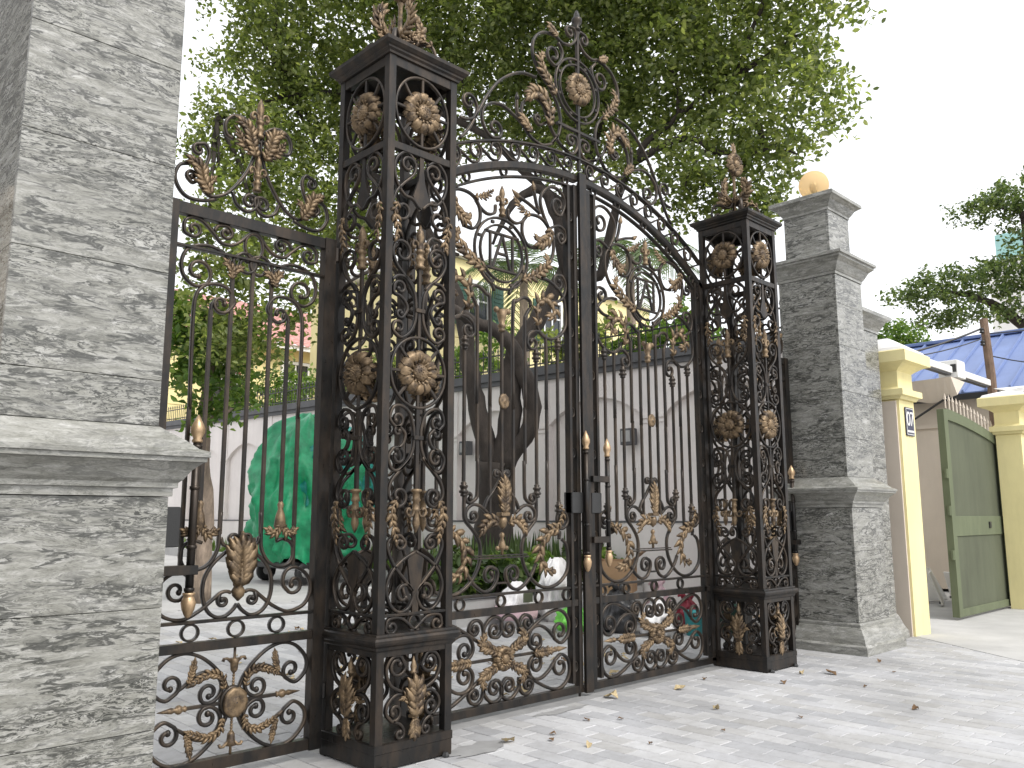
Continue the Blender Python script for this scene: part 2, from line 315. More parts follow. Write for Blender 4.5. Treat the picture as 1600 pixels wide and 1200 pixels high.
def knuckle(u,z,y=0,s=1.0):
    mb=MB(); lathe(mb,[(a*s,b*s) for a,b in ((.014,-.06),(.026,-.055),(.026,-.042),(.020,-.038),(.036,-.03),(.038,-.016),(.026,-.010),(.026,.006),(.034,.012),(.034,.026),(.020,.032),(.024,.045),(.012,.058))],(u,y,z),9); return mb
def spear(u,z0,z1,y=0,sx=1):          # fleur-de-lis spearhead between z0 and z1
    h=z1-z0; mb=MB(); k=h/.28
    lathe(mb,[(.030*k,0),(.034*k,.012*k),(.022*k,.025*k),(.028*k,.05*k),(.034*k,.06*k),(.022*k,.075*k),(.022*k,.095*k),(.030*k,.10*k),(.030*k,.115*k),(.018*k,.125*k),(.016*k,.15*k),(.027*k,.20*k),(.022*k,.235*k),(.004*k,.28*k)],(sx*u,y,z0),8)
    for s in (-1,1):
        p=[(u+s*.012*k,z0+.12*k),(u+s*.022*k,z0+.16*k),(u+s*.048*k,z0+.17*k),(u+s*.062*k,z0+.145*k),(u+s*.05*k,z0+.125*k),(u+s*.042*k,z0+.14*k)]
        sweep(mb,[(sx*a,b) for a,b in catmull(p,4)],.016*k,.026*k,y)
    return mb
def bar(u,z0,z1,w=.021,d=.022,y=0): mb=MB(); box(mb,u-w/2,u+w/2,y-d/2,y+d/2,z0,z1); return mb
def copy_tree(o,parent=None):
    c=o.copy(); COL.objects.link(c)
    if parent: c.parent=parent
    for ch in list(o.children): copy_tree(ch,c)
    return c
def leaf_cloud(name,clumps,n,size,m,parent=None,seed=1,spray=.32,per=34,droop=.0,aspect=.55):
    """n small leaves gathered in sprays through the ellipsoids clumps=[(centre,radii,weight)]"""
    g=np.random.default_rng(seed); w=np.array([c[2]*c[1][0]*c[1][1]*c[1][2] if len(c)>2 else c[1][0]*c[1][1]*c[1][2] for c in clumps],float)**.8; w/=w.sum()
    ns=max(1,n//per); ci=g.choice(len(clumps),ns,p=w); C=np.array([c[0] for c in clumps],float)[ci]; Rr=np.array([c[1] for c in clumps],float)[ci]
    d=g.normal(size=(ns,3)); d/=np.linalg.norm(d,axis=1)[:,None]; rad=g.random(ns)**.42
    S=C+d*Rr*rad[:,None]; axis=d*.6+g.normal(size=(ns,3))*.5; axis[:,2]-=droop; axis/=np.linalg.norm(axis,axis=1)[:,None]
    si=np.repeat(np.arange(ns),per); k=len(si); t=(g.random(k)-.3)*1.6
    P=S[si]+axis[si]*(t*spray)[:,None]+g.normal(size=(k,3))*spray*.30
    nrm=g.normal(size=(k,3))*.75; nrm[:,2]+=.75; nrm/=np.linalg.norm(nrm,axis=1)[:,None]
    ta=np.cross(nrm,g.normal(size=(k,3))+axis[si]); ta/=np.linalg.norm(ta,axis=1)[:,None]; tb=np.cross(nrm,ta)
    s=(size*(.65+.7*g.random(k)))[:,None]; hw=s*aspect*.5
    v=np.empty((k,6,3)); v[:,0]=P-ta*s*.5; v[:,1]=P-ta*s*.12+tb*hw+nrm*s*.10; v[:,2]=P+ta*s*.22+tb*hw*.8+nrm*s*.08; v[:,3]=P+ta*s*.5-nrm*s*.06; v[:,4]=P+ta*s*.22-tb*hw*.8+nrm*s*.08; v[:,5]=P-ta*s*.12-tb*hw+nrm*s*.10
    f=np.empty((k,2,4),int); b=np.arange(k)[:,None]*6; f[:,0]=b+np.array([0,1,2,3]); f[:,1]=b+np.array([0,3,4,5])
    me=bpy.data.meshes.new(name); me.vertices.add(k*6); me.vertices.foreach_set('co',v.reshape(-1)); me.loops.add(k*8); me.loops.foreach_set('vertex_index',f.reshape(-1))
    me.polygons.add(k*2); me.polygons.foreach_set('loop_start',np.arange(k*2)*4); me.update(calc_edges=True); me.validate()
    return put(name,me,m,parent)
# ------------------------------------------------------------------ setting: ground, pavement, courtyard
CW=cam.matrix_world.copy(); CI=CW.inverted()
def seen(x,y,z,mg=.22):               # inside the view cone with a wide margin (only saves building pavers nobody can see)
    p=CI@Vector((x,y,z)); 
    if p.z>-.3: return False
    return abs(p.x/-p.z)<.606+mg and abs(p.y/-p.z)<.455+mg
slope=lambda y: .0 if y<1 else .022*(y-1)
mb=MB(); box(mb,-80,120,-60,160,-.30,-.06); struct(mb.obj('ground',M['concrete']))
mb=MB(); mb.add([(-5,-6,-.012),(9.3,-6,-.012),(9.3,1,-.012),(-5,1,-.012)],[(0,1,2,3)]); pav=struct(mb.obj('pavement',M['joint']))
mb=MB(); ys=[1,3,6,10,15,20,26,34]
mb.add([(x,y,slope(y)-.010) for y in ys for x in (-9,12)],[(i*2,i*2+1,i*2+3,i*2+2) for i in range(len(ys)-1)]); court=struct(mb.obj('courtyard',M['concrete']))
mb=MB(); mb.add([(6.9,-8,-.009),(60,-8,-.009),(60,1.6,-.009),(6.9,1.6,-.009)],[(0,1,2,3)]); struct(mb.obj('street',M['concrete']))
rng=random.Random(4)
PW,PL=.155,.31; cand=[]
edge=lambda y: 8.60+.765*(y+.115) if y<-.1 else 8.6
for i in range(-20,62):
    for j in range(-22,60):
        x=i*PW; y=j*PL+(.5*PL if i%2 else 0)
        if y>8.0 or y<-4.2: continue
        if y<.95 and x+PW>edge(y): continue
        if y>=.95 and x>8.2: continue
        if not seen(x,y,slope(y)): continue
        d=(x+3.12)**2+(y+4.34)**2; cand.append((d,x,y))
cand.sort()
PM=[]
def paver(mb,w,l,x0,y0,zt,rr):
    g=.0022; b=.004; t=[rr.uniform(-.0016,.0016) for _ in range(4)]
    xs=(x0+g,x0+w-g); yy=(y0+g,y0+l-g); c=[(xs[0],yy[0]),(xs[1],yy[0]),(xs[1],yy[1]),(xs[0],yy[1])]; ci=[(xs[0]+b,yy[0]+b),(xs[1]-b,yy[0]+b),(xs[1]-b,yy[1]-b),(xs[0]+b,yy[1]-b)]
    f=zt if callable(zt) else (lambda q:zt)
    vs=[(*p,f(p[1])-.02) for p in c]+[(*p,f(p[1])-b+t[k]) for k,p in enumerate(c)]+[(*p,f(p[1])+t[k]) for k,p in enumerate(ci)]
    fs=[(k,(k+1)%4,4+(k+1)%4,4+k) for k in range(4)]+[(4+k,4+(k+1)%4,8+(k+1)%4,8+k) for k in range(4)]+[(8,9,10,11)]; mb.add(vs,fs)
for k in range(6): q=MB(); paver(q,PW,PL,-PW/2,-PL/2,0.,rng); PM.append(q.mesh('paver'))
near=[c for c in cand if c[2]<.6][:300]; ns=set((a,b) for _,a,b in near)
for _,x,y in near: put('paver',PM[rng.randrange(6)],M['paver'],pav,(x+PW/2,y+PL/2,rng.uniform(-.0012,.0012)),(0,0,0 if rng.random()<.5 else PI))
r1,r2=MB(),MB()
for _,x,y in cand:
    if (x,y) in ns: continue
    if y<.95: paver(r1,PW,PL,x,y,0.,rng)
    else: paver(r2,PW,PL,x,y,slope,rng)
stuff(r1.obj('paver_field',M['paver'],pav)); stuff(r2.obj('paver_field',M['paver'],court))
for cx_,cy_,rx_,ry_,sd in ((.80,-.02,.30,.16,1),(2.0,.33,.30,.07,2)):
    g_=random.Random(sd); q=MB(); pts=[(cx_+rx_*g_.uniform(.6,1.1)*math.cos(2*PI*k/18),cy_+ry_*g_.uniform(.55,1.1)*math.sin(2*PI*k/18),.0036) for k in range(18)]; q.add(pts,[tuple(range(18))]); q.obj('damp_stain',M['stain'],pav)
mb=MB(); box(mb,.60,4.60,.45,.70,-.01,.0035); mb.obj('threshold_strip',M['stain'],pav)

mb=MB(); mb.add([(8.28,.02,.004),(3.31,-6.5,.004),(3.72,-6.8,.004),(8.74,-.22,.004),(8.28,.02,-.03),(3.31,-6.5,-.03),(3.72,-6.8,-.03),(8.74,-.22,-.03)],[(0,1,2,3),(0,4,5,1),(2,6,7,3),(1,5,6,2),(3,7,4,0)]); struct(mb.obj('kerb_strip',M['concrete']))
# ------------------------------------------------------------------ granite pillars
def stone_pillar(cx,cy,label,joints_low,joints_up,full=True):
    t=thing('stone_pillar',label,'stone pillar',(cx,cy,0),0,'polished granite gate pillars')
    def course(h,z0,z1):
        th=.03; g=.0013
        for k in range(4):
            q=MB(); box(q,-h+(0 if k%2==0 else th+.001),h-(0 if k%2==0 else th+.001),-h,-h+th,z0+g,z1-g,.0018); q.obj('slab',M['polish' if k==3 and cx<0 else 'granite'],t,False,(0,0,0),(0,0,k*PI/2))
    q=MB(); box(q,-.335,.335,-.335,.335,.0,4.4); box(q,-.25,.25,-.25,.25,4.4,5.2); q.obj('core',M['joint'],t)
    lo=[.33]+joints_low+[1.60]; up=[1.95]+joints_up+[4.35]
    for a,b in zip(lo,lo[1:]): course(.41,a,b)
    for a,b in zip(up,up[1:]): course(.36,a,b)
    for a,b in ((4.62,5.19),): course(.285,a,b)
    def mold(name,prof,h): q=MB(); square_mold(q,prof,-h,h,-h,h); q.obj(name,M['granite_trim'],t)
    mold('base_moulding',[(.128,.0),(.128,.085),(.118,.10),(.105,.105),(.095,.15),(.070,.21),(.035,.27),(.022,.28),(.022,.31),(.004,.328),(-.05,.330)],.41)
    mold('waist_moulding',[(-.05,1.600),(.014,1.602),(.014,1.640),(.032,1.644),(.032,1.668),(.050,1.685),(.078,1.73),(.115,1.765),(.130,1.770),(.130,1.79),(.142,1.794),(.142,1.818),(.136,1.822),(.100,1.835),(.05,1.88),(.0,1.915),(-.046,1.948),(-.10,1.950)],.41)
    mold('cap_moulding',[(-.05,4.350),(.012,4.352),(.012,4.385),(.022,4.39),(.040,4.42),(.075,4.49),(.115,4.525),(.125,4.53),(.125,4.555),(.150,4.56),(.150,4.592),(.14,4.60),(-.08,4.625)],.36)
    mold('cap_moulding',[(-.05,5.185),(.012,5.187),(.012,5.215),(.035,5.245),(.065,5.295),(.085,5.31),(.105,5.325),(.130,5.335),(.130,5.375),(.12,5.385),(-.15,5.41)],.285)
    return t
stone_pillar(-1.79,.26,'huge grey granite pillar at the left edge, nearest to the camera',[.505,1.068],[2.18,2.74,3.31,3.856])
stone_pillar(6.78,.26,'grey granite pillar with stepped caps under the round amber lamp',[.62,1.11],[2.4,2.95,3.5,4.0])
t=thing('globe_lamp','round amber glass globe lamp on top of the far granite pillar','lamp',(6.78,.26,5.405))
q=MB(); lathe(q,[(.185*math.sin(a),.245-.185*math.cos(a)) for a in [.35+i*(PI-.37)/14 for i in range(15)]],(0,0,0),28); q.obj('glass_globe',M['globe'],t,True)
q=MB(); lathe(q,[(.075,0),(.075,.035),(.05,.05),(.045,.12),(.04,.13)],(0,0,0),16); q.obj('lamp_base',M['black'],t,True)
q=MB(); lathe(q,[(.02,.13),(.045,.18),(.055,.23),(.04,.27),(.01,.29)],(0,0,0),12); q.obj('bulb',M['white'],t,True)
t=thing('stone_pier','shorter pale granite wall pier half hidden behind the lamp pillar','stone pier',(7.62,.38,0))
for a,b in zip([.3,1.2,2.1,3.0],[1.2,2.1,3.0,3.86]):
    for k in range(4): q=MB(); box(q,-.32+(.031 if k%2 else 0),.32-(.031 if k%2 else 0),-.32,-.29,a+.002,b-.002,.002); q.obj('slab',M['granite'],t,False,(0,0,0),(0,0,k*PI/2))
q=MB(); box(q,-.28,.28,-.28,.28,0,3.9); q.obj('core',M['joint'],t)
q=MB(); square_mold(q,[(.10,0),(.10,.09),(.06,.16),(.02,.27),(0,.30),(-.05,.302)],-.32,.32,-.32,.32); q.obj('base_moulding',M['granite_trim'],t)
q=MB(); square_mold(q,[(-.05,3.858),(.012,3.86),(.012,3.89),(.05,3.95),(.09,4.02),(.11,4.03),(.14,4.04),(.14,4.085),(-.1,4.11)],-.32,.32,-.32,.32); q.obj('cap_moulding',M['granite_trim'],t)

# ------------------------------------------------------------------ boundary wall of the courtyard, with railing
WX=8.4
t=thing('boundary_wall','long pinkish white panelled garden wall with charcoal coping behind the gate','wall',(WX,0,0))
q=MB(); y0,y1=1.2,27.0; zt=lambda y: 3.98+.020*(y-3)
def slab_y(mb,x0,x1,a,b,zl,zh):       # box along y whose top and bottom follow functions of y
    mb.add([(x0,a,zl(a)),(x1,a,zl(a)),(x1,b,zl(b)),(x0,b,zl(b)),(x0,a,zh(a)),(x1,a,zh(a)),(x1,b,zh(b)),(x0,b,zh(b))],[(3,2,1,0),(4,5,6,7),(0,1,5,4),(1,2,6,5),(2,3,7,6),(3,0,4,7)])
slab_y(q,.10,.34,y0,y1,lambda y:-.05,zt); q.obj('wall_core',M['wall'],t)
bays=[1.2+2.6*i for i in range(11)]
for a,b in zip(bays,bays[1:]):
    q=MB(); slab_y(q,-.02,.10,a,a+.42,lambda y:1.42,lambda y:zt(y)); q.obj('pilaster',M['wall'],t)
    for zc in (3.05,3.13): q=MB(); slab_y(q,-.055 if zc>3.1 else -.04,-.02,a-.02,a+.44,lambda y:zc,lambda y:zc+.05); q.obj('pilaster_cap',M['wall'],t)
    q=MB(); n=10; pts=[]
    for i in range(n+1):
        y=a+.42+(2.18)*i/n; pts.append((y,3.18+.42*math.sin(PI*i/n)**.8))
    vs=[];fs=[]
    for y,z in pts: vs+=[(.0,y,z),(.10,y,z),(.0,y,zt(y)),(.10,y,zt(y))]
    for i in range(n): o=i*4; fs+=[(o,o+2,o+6,o+4),(o+1,o+5,o+7,o+3),(o,o+4,o+5,o+1)]
    q.add(vs,fs); q.obj('arch_panel',M['wall'],t)
q=MB(); slab_y(q,-.035,.10,y0,y1,lambda y:-.05,lambda y:1.40); q.obj('wall_plinth',M['wall'],t)
q=MB(); slab_y(q,-.05,.10,y0,y1,lambda y:1.40,lambda y:1.43); q.obj('plinth_ledge',M['coping'],t)
q=MB(); slab_y(q,-.07,.40,y0,y1,lambda y:zt(y),lambda y:zt(y)+.09); slab_y(q,-.12,.45,y0,y1,lambda y:zt(y)+.093,lambda y:zt(y)+.26); q.obj('coping',M['coping'],t)
t=thing('wall_railing','black spear topped metal railing standing on the garden wall','railing',(WX+.15,0,0))
zr=lambda y: zt(y)+.255
for dz in (.10,.40): q=MB(); slab_y(q,-.012,.012,y0,y1,lambda y:zr(y)+dz,lambda y:zr(y)+dz+.025); q.obj('rail',M['black'],t)
q=MB(); lathe(q,[(.010,0),(.010,.46),(.020,.48),(.003,.56)],(0,0,0),5); bm_=q.mesh('baluster')
for i in range(175): y=y0+.08+i*.148; put('baluster',bm_,M['black'],t,(0,y,zr(y)))
# meter boxes
for y,z,l in ((4.5,2.70,'small grey meter box fixed on the wall beyond the right gate leaf'),(8.68,2.75,'small grey box on the wall beyond the left gate leaf')):
    t=thing('meter_box',l,'meter box',(WX-.035,y,z)); q=MB(); box(q,-.10,.055,-.12,.12,0,.28,.006); q.obj('case',M['coping'],t); q=MB(); box(q,-.112,-.101,-.09,.09,.05,.24,.004); q.obj('cover',M['concrete'],t)
# planters: raised bed round the tree and a low bed along the wall
t=thing('raised_planter','grey kerbed planting bed around the big tree trunk','planter',(4.3,4.25,0))
q=MB(); 
for a in ((0,4.0,0,.16),(0,.16,.162,2.7),(.162,4.0,2.54,2.7)): box(q,a[0],a[1],a[2],a[3],0,.42,.012)
q.obj('kerb',M['concrete'],t); q=MB(); box(q,-.03,4.0,-.03,.19,.421,.455,.006); q.obj('kerb_cap',M['coping'],t); q=MB(); box(q,.17,4.0,.17,2.53,0,.36); q.obj('soil',M['soil'],t)
t=thing('low_planter','low kerbed planting strip running along the foot of the garden wall','planter',(7.3,9.5,0))
q=MB(); slab_y(q,0,.14,0,15.5,lambda y:.1,lambda y:slope(y+9.5)+.22); q.obj('kerb',M['concrete'],t); q=MB(); slab_y(q,.145,1.05,0,15.5,lambda y:.1,lambda y:slope(y+9.5)+.17); q.obj('soil',M['soil'],t)

# ------------------------------------------------------------------ houses behind the wall
def window(t,x,y,z,w,h,shut=False,face='y'):
    """window on a facade facing -y at (x,y) centre bottom"""
    q=MB()
    for a in ((-w/2-.10,-w/2,0,h),(w/2,w/2+.10,0,h),(-w/2-.10,w/2+.10,h,h+.12),(-w/2-.14,w/2+.14,-.10,0)): box(q,x+a[0],x+a[1],y-.10,y+.05,z+a[2],z+a[3],.004)
    f=q.obj('window_frame',M['white'],t); q=MB(); box(q,x-w/2,x+w/2,y-.03,y+.02,z,z+h); q.obj('pane',M['glass'],f)
    q=MB(); box(q,x-.03,x+.03,y-.06,y-.031,z,z+h); box(q,x-w/2,x-.03,y-.055,y-.031,z+h*.62,z+h*.62+.05); box(q,x+.03,x+w/2,y-.055,y-.031,z+h*.62,z+h*.62+.05); q.obj('mullion',M['white'],f)
    if shut:
        for s in (-1,1):
            q=MB(); x0=x+s*(w/2+.12); x1=x+s*(w/2+.12+w*.62); a,b=min(x0,x1),max(x0,x1); box(q,a,b,y-.16,y-.11,z,z+h,.004)
            for k in range(9): box(q,a+.06,b-.06,y-.175,y-.161,z+.08+k*(h-.12)/9,z+.08+k*(h-.12)/9+.05)
            q.obj('shutter',M['shutter'],t)
def tile_roof(t,x0,x1,y0,y1,z0,z1,mat,pitch=.30,rows=14):
    q=MB(); cols=max(2,int((x1-x0)/(pitch/2))); vs=[];fs=[]
    for r in range(rows+1):
        for lip in (0,1):
            f=r/rows; y=y0+(y1-y0)*f; z=z0+(z1-z0)*f+(.0 if lip else -.05)
            for c in range(cols+1): vs.append((x0+(x1-x0)*c/cols,y-.01*(1-lip),z+(.06 if c%2 else 0)))
    n=cols+1
    for r in range(2*rows+1):
        for c in range(cols): fs.append((r*n+c,r*n+c+1,(r+1)*n+c+1,(r+1)*n+c))
    q.add(vs,fs); return q.obj('tile_roof',M[mat],t)
t=thing('yellow_house','long yellow boarded house with faded pink tile roof beyond the garden wall','house',(0,26,0))
q=MB(); box(q,9.3,24,.10,9,0,8.4); q.obj('wall',M['house'],t)
bd=None
for k in range(15):
    q=MB(); box(q,9.2,24,.0,.10,.06+k*.55,.06+k*.55+.535,.008); q.obj('board',M['house'],t)
tile_roof(t,8.6,24.6,-.7,4,8.3,10.9,'pink',.36,16); q=MB(); box(q,8.6,24.6,-.62,-.5,8.1,8.29); q.obj('fascia',M['white'],t)
for x in (11.2,14.3,17.4,20.5): window(t,x,-.02,5.7,1.1,1.9)
for x in (11.2,14.3,17.4,20.5): window(t,x,-.02,1.9,1.1,1.9)
t=thing('shuttered_house','yellow house wall with green shutters seen behind the tree trunk','house',(0,14,0))
q=MB(); box(q,12.0,22,0,7,0,8.9); q.obj('wall',M['house'],t)
for k in range(15): q=MB(); box(q,11.95,22,-.06,.0,.06+k*.6,.06+k*.6+.585,.008); q.obj('board',M['house'],t)
for x in (13.35,16.6): window(t,x,-.08,7.0,.75,1.35,True)
q=MB(); box(q,11.8,22.2,-.25,7,9.06,9.3,.02); q.obj('roof_slab',M['white'],t)

# ------------------------------------------------------------------ neighbour on the right
def yellow_pillar(x,y,w,d,label,h=3.02):
    t=thing('yellow_pillar',label,'gate pillar',(x,y,0),0,'yellow painted gate pillars next door')
    q=MB(); box(q,0,w,0,d,-.03,h,.006); q.obj('shaft',M['yellow'],t)
    q=MB(); square_mold(q,[(-.02,h),(.03,h+.004),(.05,h+.04),(.09,h+.05),(.09,h+.13),(.02,h+.15),(.0,h+.17),(.0,h+.38),(.05,h+.42),(.12,h+.46),(.19,h+.48),(.19,h+.62),(.17,h+.635)],0,w,0,d); q.obj('cap',M['yellow'],t)
    q=MB(); square_mold(q,[(.15,h+.636),(.12,h+.68),(-w*.3,h+.86)],0,w,0,d); q.obj('cap_top',M['white'],t); return t
yp=yellow_pillar(8.22,-.05,.50,.62,'yellow painted pillar carrying the dark house number plate')
yellow_pillar(12.80,-.25,1.6,.38,'wide yellow painted pillar at the right edge behind the olive gate',2.86)
q=MB(); box(q,-.035,-.004,.03,.60,-.03,3.0); q.obj('side_render',M['cream'],yp)
sg=thing('number_plate','dark navy house number plate reading 07 on the yellow pillar','sign',(8.50,-.058,2.74))
q=MB(); box(q,-.135,.135,-.012,0,-.19,.19,.004); q.obj('plate',M['sign'],sg)
q=MB(); 
for a in ((-.12,.12,.168,.176),(-.12,.12,-.176,-.168),(-.124,-.116,-.168,.168),(.116,.124,-.168,.168)): box(q,a[0],a[1],-.0145,-.012,a[2],a[3])
q.obj('plate_border',M['white'],sg)
for s,x,z,sz in (('0',-.058,-.055,.27),('7',.058,-.055,.27)):
    cu=bpy.data.curves.new('digit','FONT'); cu.body=s; cu.size=sz; cu.align_x='CENTER'; cu.extrude=.002
    tmp=bpy.data.objects.new('digit_tmp',cu); COL.objects.link(tmp); bpy.context.view_layer.update()
    me=bpy.data.meshes.new_from_object(tmp.evaluated_get(bpy.context.evaluated_depsgraph_get())); bpy.data.objects.remove(tmp); me.name='digit'
    put('digit',me,M['white'],sg,(x,-.0145,z),(PI/2,0,0))
q=MB(); xx=-.105
for wd in (.02,.012,.018,.022,.010,.02,.014,.02,.016): box(q,xx,xx+wd,-.0145,-.012,-.145,-.115); xx+=wd+.0075
q.obj('small_lettering',M['white'],sg)
# olive sheet gate standing ajar
t=thing('sheet_gate','tall olive green sheet metal gate leaf standing ajar between yellow pillars','gate',(10.45,.20,.03))
top=lambda x: 3.10-.30*(x/2.6)**1.6
q=MB(); box(q,0,.16,-.05,.05,.0,3.08,.006); q.obj('stile',M['green_door'],t); q=MB(); box(q,2.50,2.62,-.05,.05,0,2.80,.006); q.obj('stile',M['green_door'],t)
q=MB(); box(q,.162,2.498,-.045,.045,0,.11,.004); q.obj('rail',M['green_door'],t); q=MB(); box(q,.162,2.498,-.03,.03,1.17,1.47,.004); q.obj('rail',M['green_door'],t)
q=MB(); n=10; vs=[];fs=[]
for i in range(n+1):
    x=.162+2.336*i/n; zb=2.93-.28*(x/2.6)**1.6
    vs+=[(x,-.04,zb),(x,.04,zb),(x,-.04,top(x)),(x,.04,top(x))]
for i in range(n): o=i*4; fs+=[(o,o+4,o+6,o+2),(o+1,o+3,o+7,o+5),(o,o+1,o+5,o+4),(o+2,o+6,o+7,o+3)]
q.add(vs,fs); q.obj('rail',M['green_door'],t)
q=MB(); box(q,.155,2.505,-.012,.012,.10,1.18); q.obj('sheet_panel',M['green_panel'],t)
q=MB(); poly=[(.155,1.46),(2.505,1.46)]+[(.155+2.35*i/8,2.95-.28*((.155+2.35*i/8)/2.6)**1.6) for i in range(8,-1,-1)]; prism(q,poly,-.012,.012); q.obj('sheet_panel',M['green_panel'],t)
q=MB(); lathe(q,[(.012,0),(.012,.16),(.022,.17),(.003,.26)],(0,0,0),5); sp=q.mesh('spike')
for i in range(14): x=.25+i*.165; put('spike',sp,M['cream'],t,(x,0,top(x)-.01))
q=MB(); box(q,1.72,1.80,-.05,-.03,1.28,1.38,.004); q.obj('lock_plate',M['black'],t)
for z in (.9,1.55,2.1): q=MB(); lathe(q,[(.03,z-.07),(.03,z+.07)],(-.035,-.03,0),7); q.obj('hinge',M['green_door'],t)
# house with blue roof
t=thing('blue_roof_house','low beige house with blue ribbed metal roof behind the olive gate','house',(16,0,0))
q=MB(); box(q,0,7,-3,15,0,4.02); q.obj('wall',M['cream'],t); q=MB(); box(q,-.05,-.002,-3,15,3.36,3.44); q.obj('ledge',M['cream'],t)
q=MB(); q.add([(-.32,-4,3.98),(3.0,-4,5.72),(3.0,16,5.72),(-.32,16,3.98),(-.32,-4,4.03),(3.0,-4,5.77),(3.0,16,5.77),(-.32,16,4.03)],[(3,2,1,0),(4,5,6,7),(0,1,5,4),(1,2,6,5),(2,3,7,6),(3,0,4,7)]); rf=q.obj('roof',M['blue'],t)
q=MB(); q.add([(-.33,-.03,4.03),(2.95,-.03,5.75),(2.95,.03,5.75),(-.33,.03,4.03),(-.33,-.015,4.085),(2.95,-.015,5.805),(2.95,.015,5.805),(-.33,.015,4.085)],[(4,5,6,7),(0,1,5,4),(1,2,6,5),(2,3,7,6),(3,0,4,7)]); rb=q.mesh('rib')
for i in range(44): put('rib',rb,M['blue'],rf,(0,-3.8+i*.44,0))
q=MB(); box(q,2.85,3.3,-4,16,5.74,5.82,.01); q.obj('ridge_cap',M['blue'],rf); q=MB(); box(q,-.36,-.28,-4,16,3.88,4.0); q.obj('gutter',M['black'],t)
t=thing('canopy_beam','white canopy beam running from behind the pillar towards the pole','beam',(9.4,.8,4.0))
q=MB(); box(q,0,5.5,-.08,.08,0,.12,.006); q.obj('beam',M['white'],t); q=MB(); box(q,.02,5.48,-.05,.05,-.03,-.002); q.obj('under_rail',M['coping'],t)
t=thing('awning','cream cloth awning with dark stay below the white canopy beam','awning',(11.5,0,3.0))
q=MB(); vs=[]
for i in range(9):
    f=i/8; y=.25+.85*f; sag=.10*math.sin(PI*f)
    vs+=[(-.3,y,.70-.02*f),(.35,y,.68-.02*f),(-.05,y,.34+.2*abs(f-.45)-sag*.2)]
q.add(vs,[f for i in range(8) for f in ((i*3,i*3+3,i*3+4,i*3+1),(i*3,i*3+2,i*3+5,i*3+3),(i*3+1,i*3+4,i*3+5,i*3+2))]+[(0,1,2),(24,26,25)]); q.obj('cloth',M['cream'],t)
q=MB(); tube(q,[(-.1,.35,.42),(-.2,.98,.02)],.018,6); q.obj('stay',M['black'],t)
t=thing('air_conditioner','white air conditioner unit above the awning before the blue roof','air conditioner',(13,.8,3.92)); q=MB(); box(q,-.2,.2,-.16,.16,0,.32,.01); q.obj('case',M['white'],t); q=MB(); box(q,-.212,-.201,-.14,-.05,.1,.24); q.obj('vent',M['black'],t)
t=thing('utility_pole','weathered brown wooden utility pole in front of the blue roof','utility pole',(15,.74,0))
q=MB(); tube(q,[(0,0,-.05),(.02,.01,2.5),(.0,-.01,4.2),(-.02,.03,5.35)],[.11,.10,.085,.075],10); q.obj('post',M['wood'],t)
for z in (5.1,4.85): q=MB(); lathe(q,[(.03,-.05),(.05,-.03),(.03,0),(.05,.03),(.02,.06)],(-.13,.05,z),7); q.obj('insulator',M['black'],t)
for i,(p0,p1,sag,l) in enumerate((((14.9,.8,5.15),(13.0,2.6,4.45),.10,'thick dark cable bundle dropping left from the utility pole'),((14.9,.8,4.95),(11.5,2.2,4.3),.16,'thin dark cable sagging left from below the pole top'),((15,.7,5.05),(17,-2.5,5.6),.12,'dark cable leading right from the utility pole'),((15,.7,4.6),(18.2,-2,4.9),.3,'looped dark cable hanging right of the pole'))):
    q=MB(); a,b=Vector(p0),Vector(p1); tube(q,[a.lerp(b,k/10)-Vector((0,0,4*sag*(k/10)*(1-k/10))) for k in range(11)],.022 if i==0 else .012,5); tag(q.obj('cable',M['black'],None),l,'cable','cables on the utility pole')
for i,(x,y,rx,rz_,h,l) in enumerate(((12.6,1.12,.32,.3,.55,'white board leaning at front of the pile behind the olive gate'),(12.95,1.35,.5,-.2,.62,'white board lying tilted on top of the pile by the gate'),(13.3,1.0,.25,.9,.5,'white board standing at the back of the pile'))):
    t=thing('white_board',l,'board',(x,y,.02),rz_,'white boards piled inside the gate'); q=MB(); box(q,-.35,.35,-.015,.015,0,h,.003); q.obj('panel',M['white'],t,False,(0,0,0),(-rx,0,0)); q=MB(); box(q,-.35,.35,.02,.05,.02,.06); q.obj('edge_strip',M['coping'],t)
t=thing('red_roof_house','distant house with orange red tiled roof behind the blue roof','house',(30,2,0)); q=MB(); box(q,0,8,-4,7,0,7.6); q.obj('wall',M['cream'],t)
q=MB(); vs=[];fs=[]
for r in range(9):
    for c in range(61): vs.append((-.5+3.6*r/8,-5+13*c/60,7.5+1.0*r/8+(.05 if c%2 else 0)))
for r in range(8):
    for c in range(60): fs.append((r*61+c,(r+1)*61+c,(r+1)*61+c+1,r*61+c+1))
q.add(vs,fs); q.obj('tile_roof',M['tile'],t)
t=thing('white_building','distant white building with pale teal parapet at the right edge','building',(46,0,0)); q=MB(); box(q,0,12,-6,9.1,0,15.0,.05); q.obj('wall',M['white'],t); q=MB(); box(q,.6,11,-6,8.8,15.05,16.6,.05); q.obj('roof_parapet',M['teal'],t)
for y in (-1,2,5): q=MB(); box(q,-.06,-.002,y,y+1.2,11.5,13.2); q.obj('window',M['glass'],t)

t=thing('added_mirror_block','added unseen dark block left of the near pillar, mirrored in its polished side','building',(-4.6,0,0))  # out of view, added to darken left faces and the polished side's reflection
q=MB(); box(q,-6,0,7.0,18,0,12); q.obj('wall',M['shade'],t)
for y in (8.2,11.6,15.0): q=MB(); square_mold(q,[(0,0),(0,4.2),(.12,4.3),(.12,4.6),(0,4.62),(0,5.6),(.14,5.7),(.14,5.9)],.002,.5,y,y+1.0); q.obj('pilaster',M['cream'],t)  # cream columns added only to show in that reflection
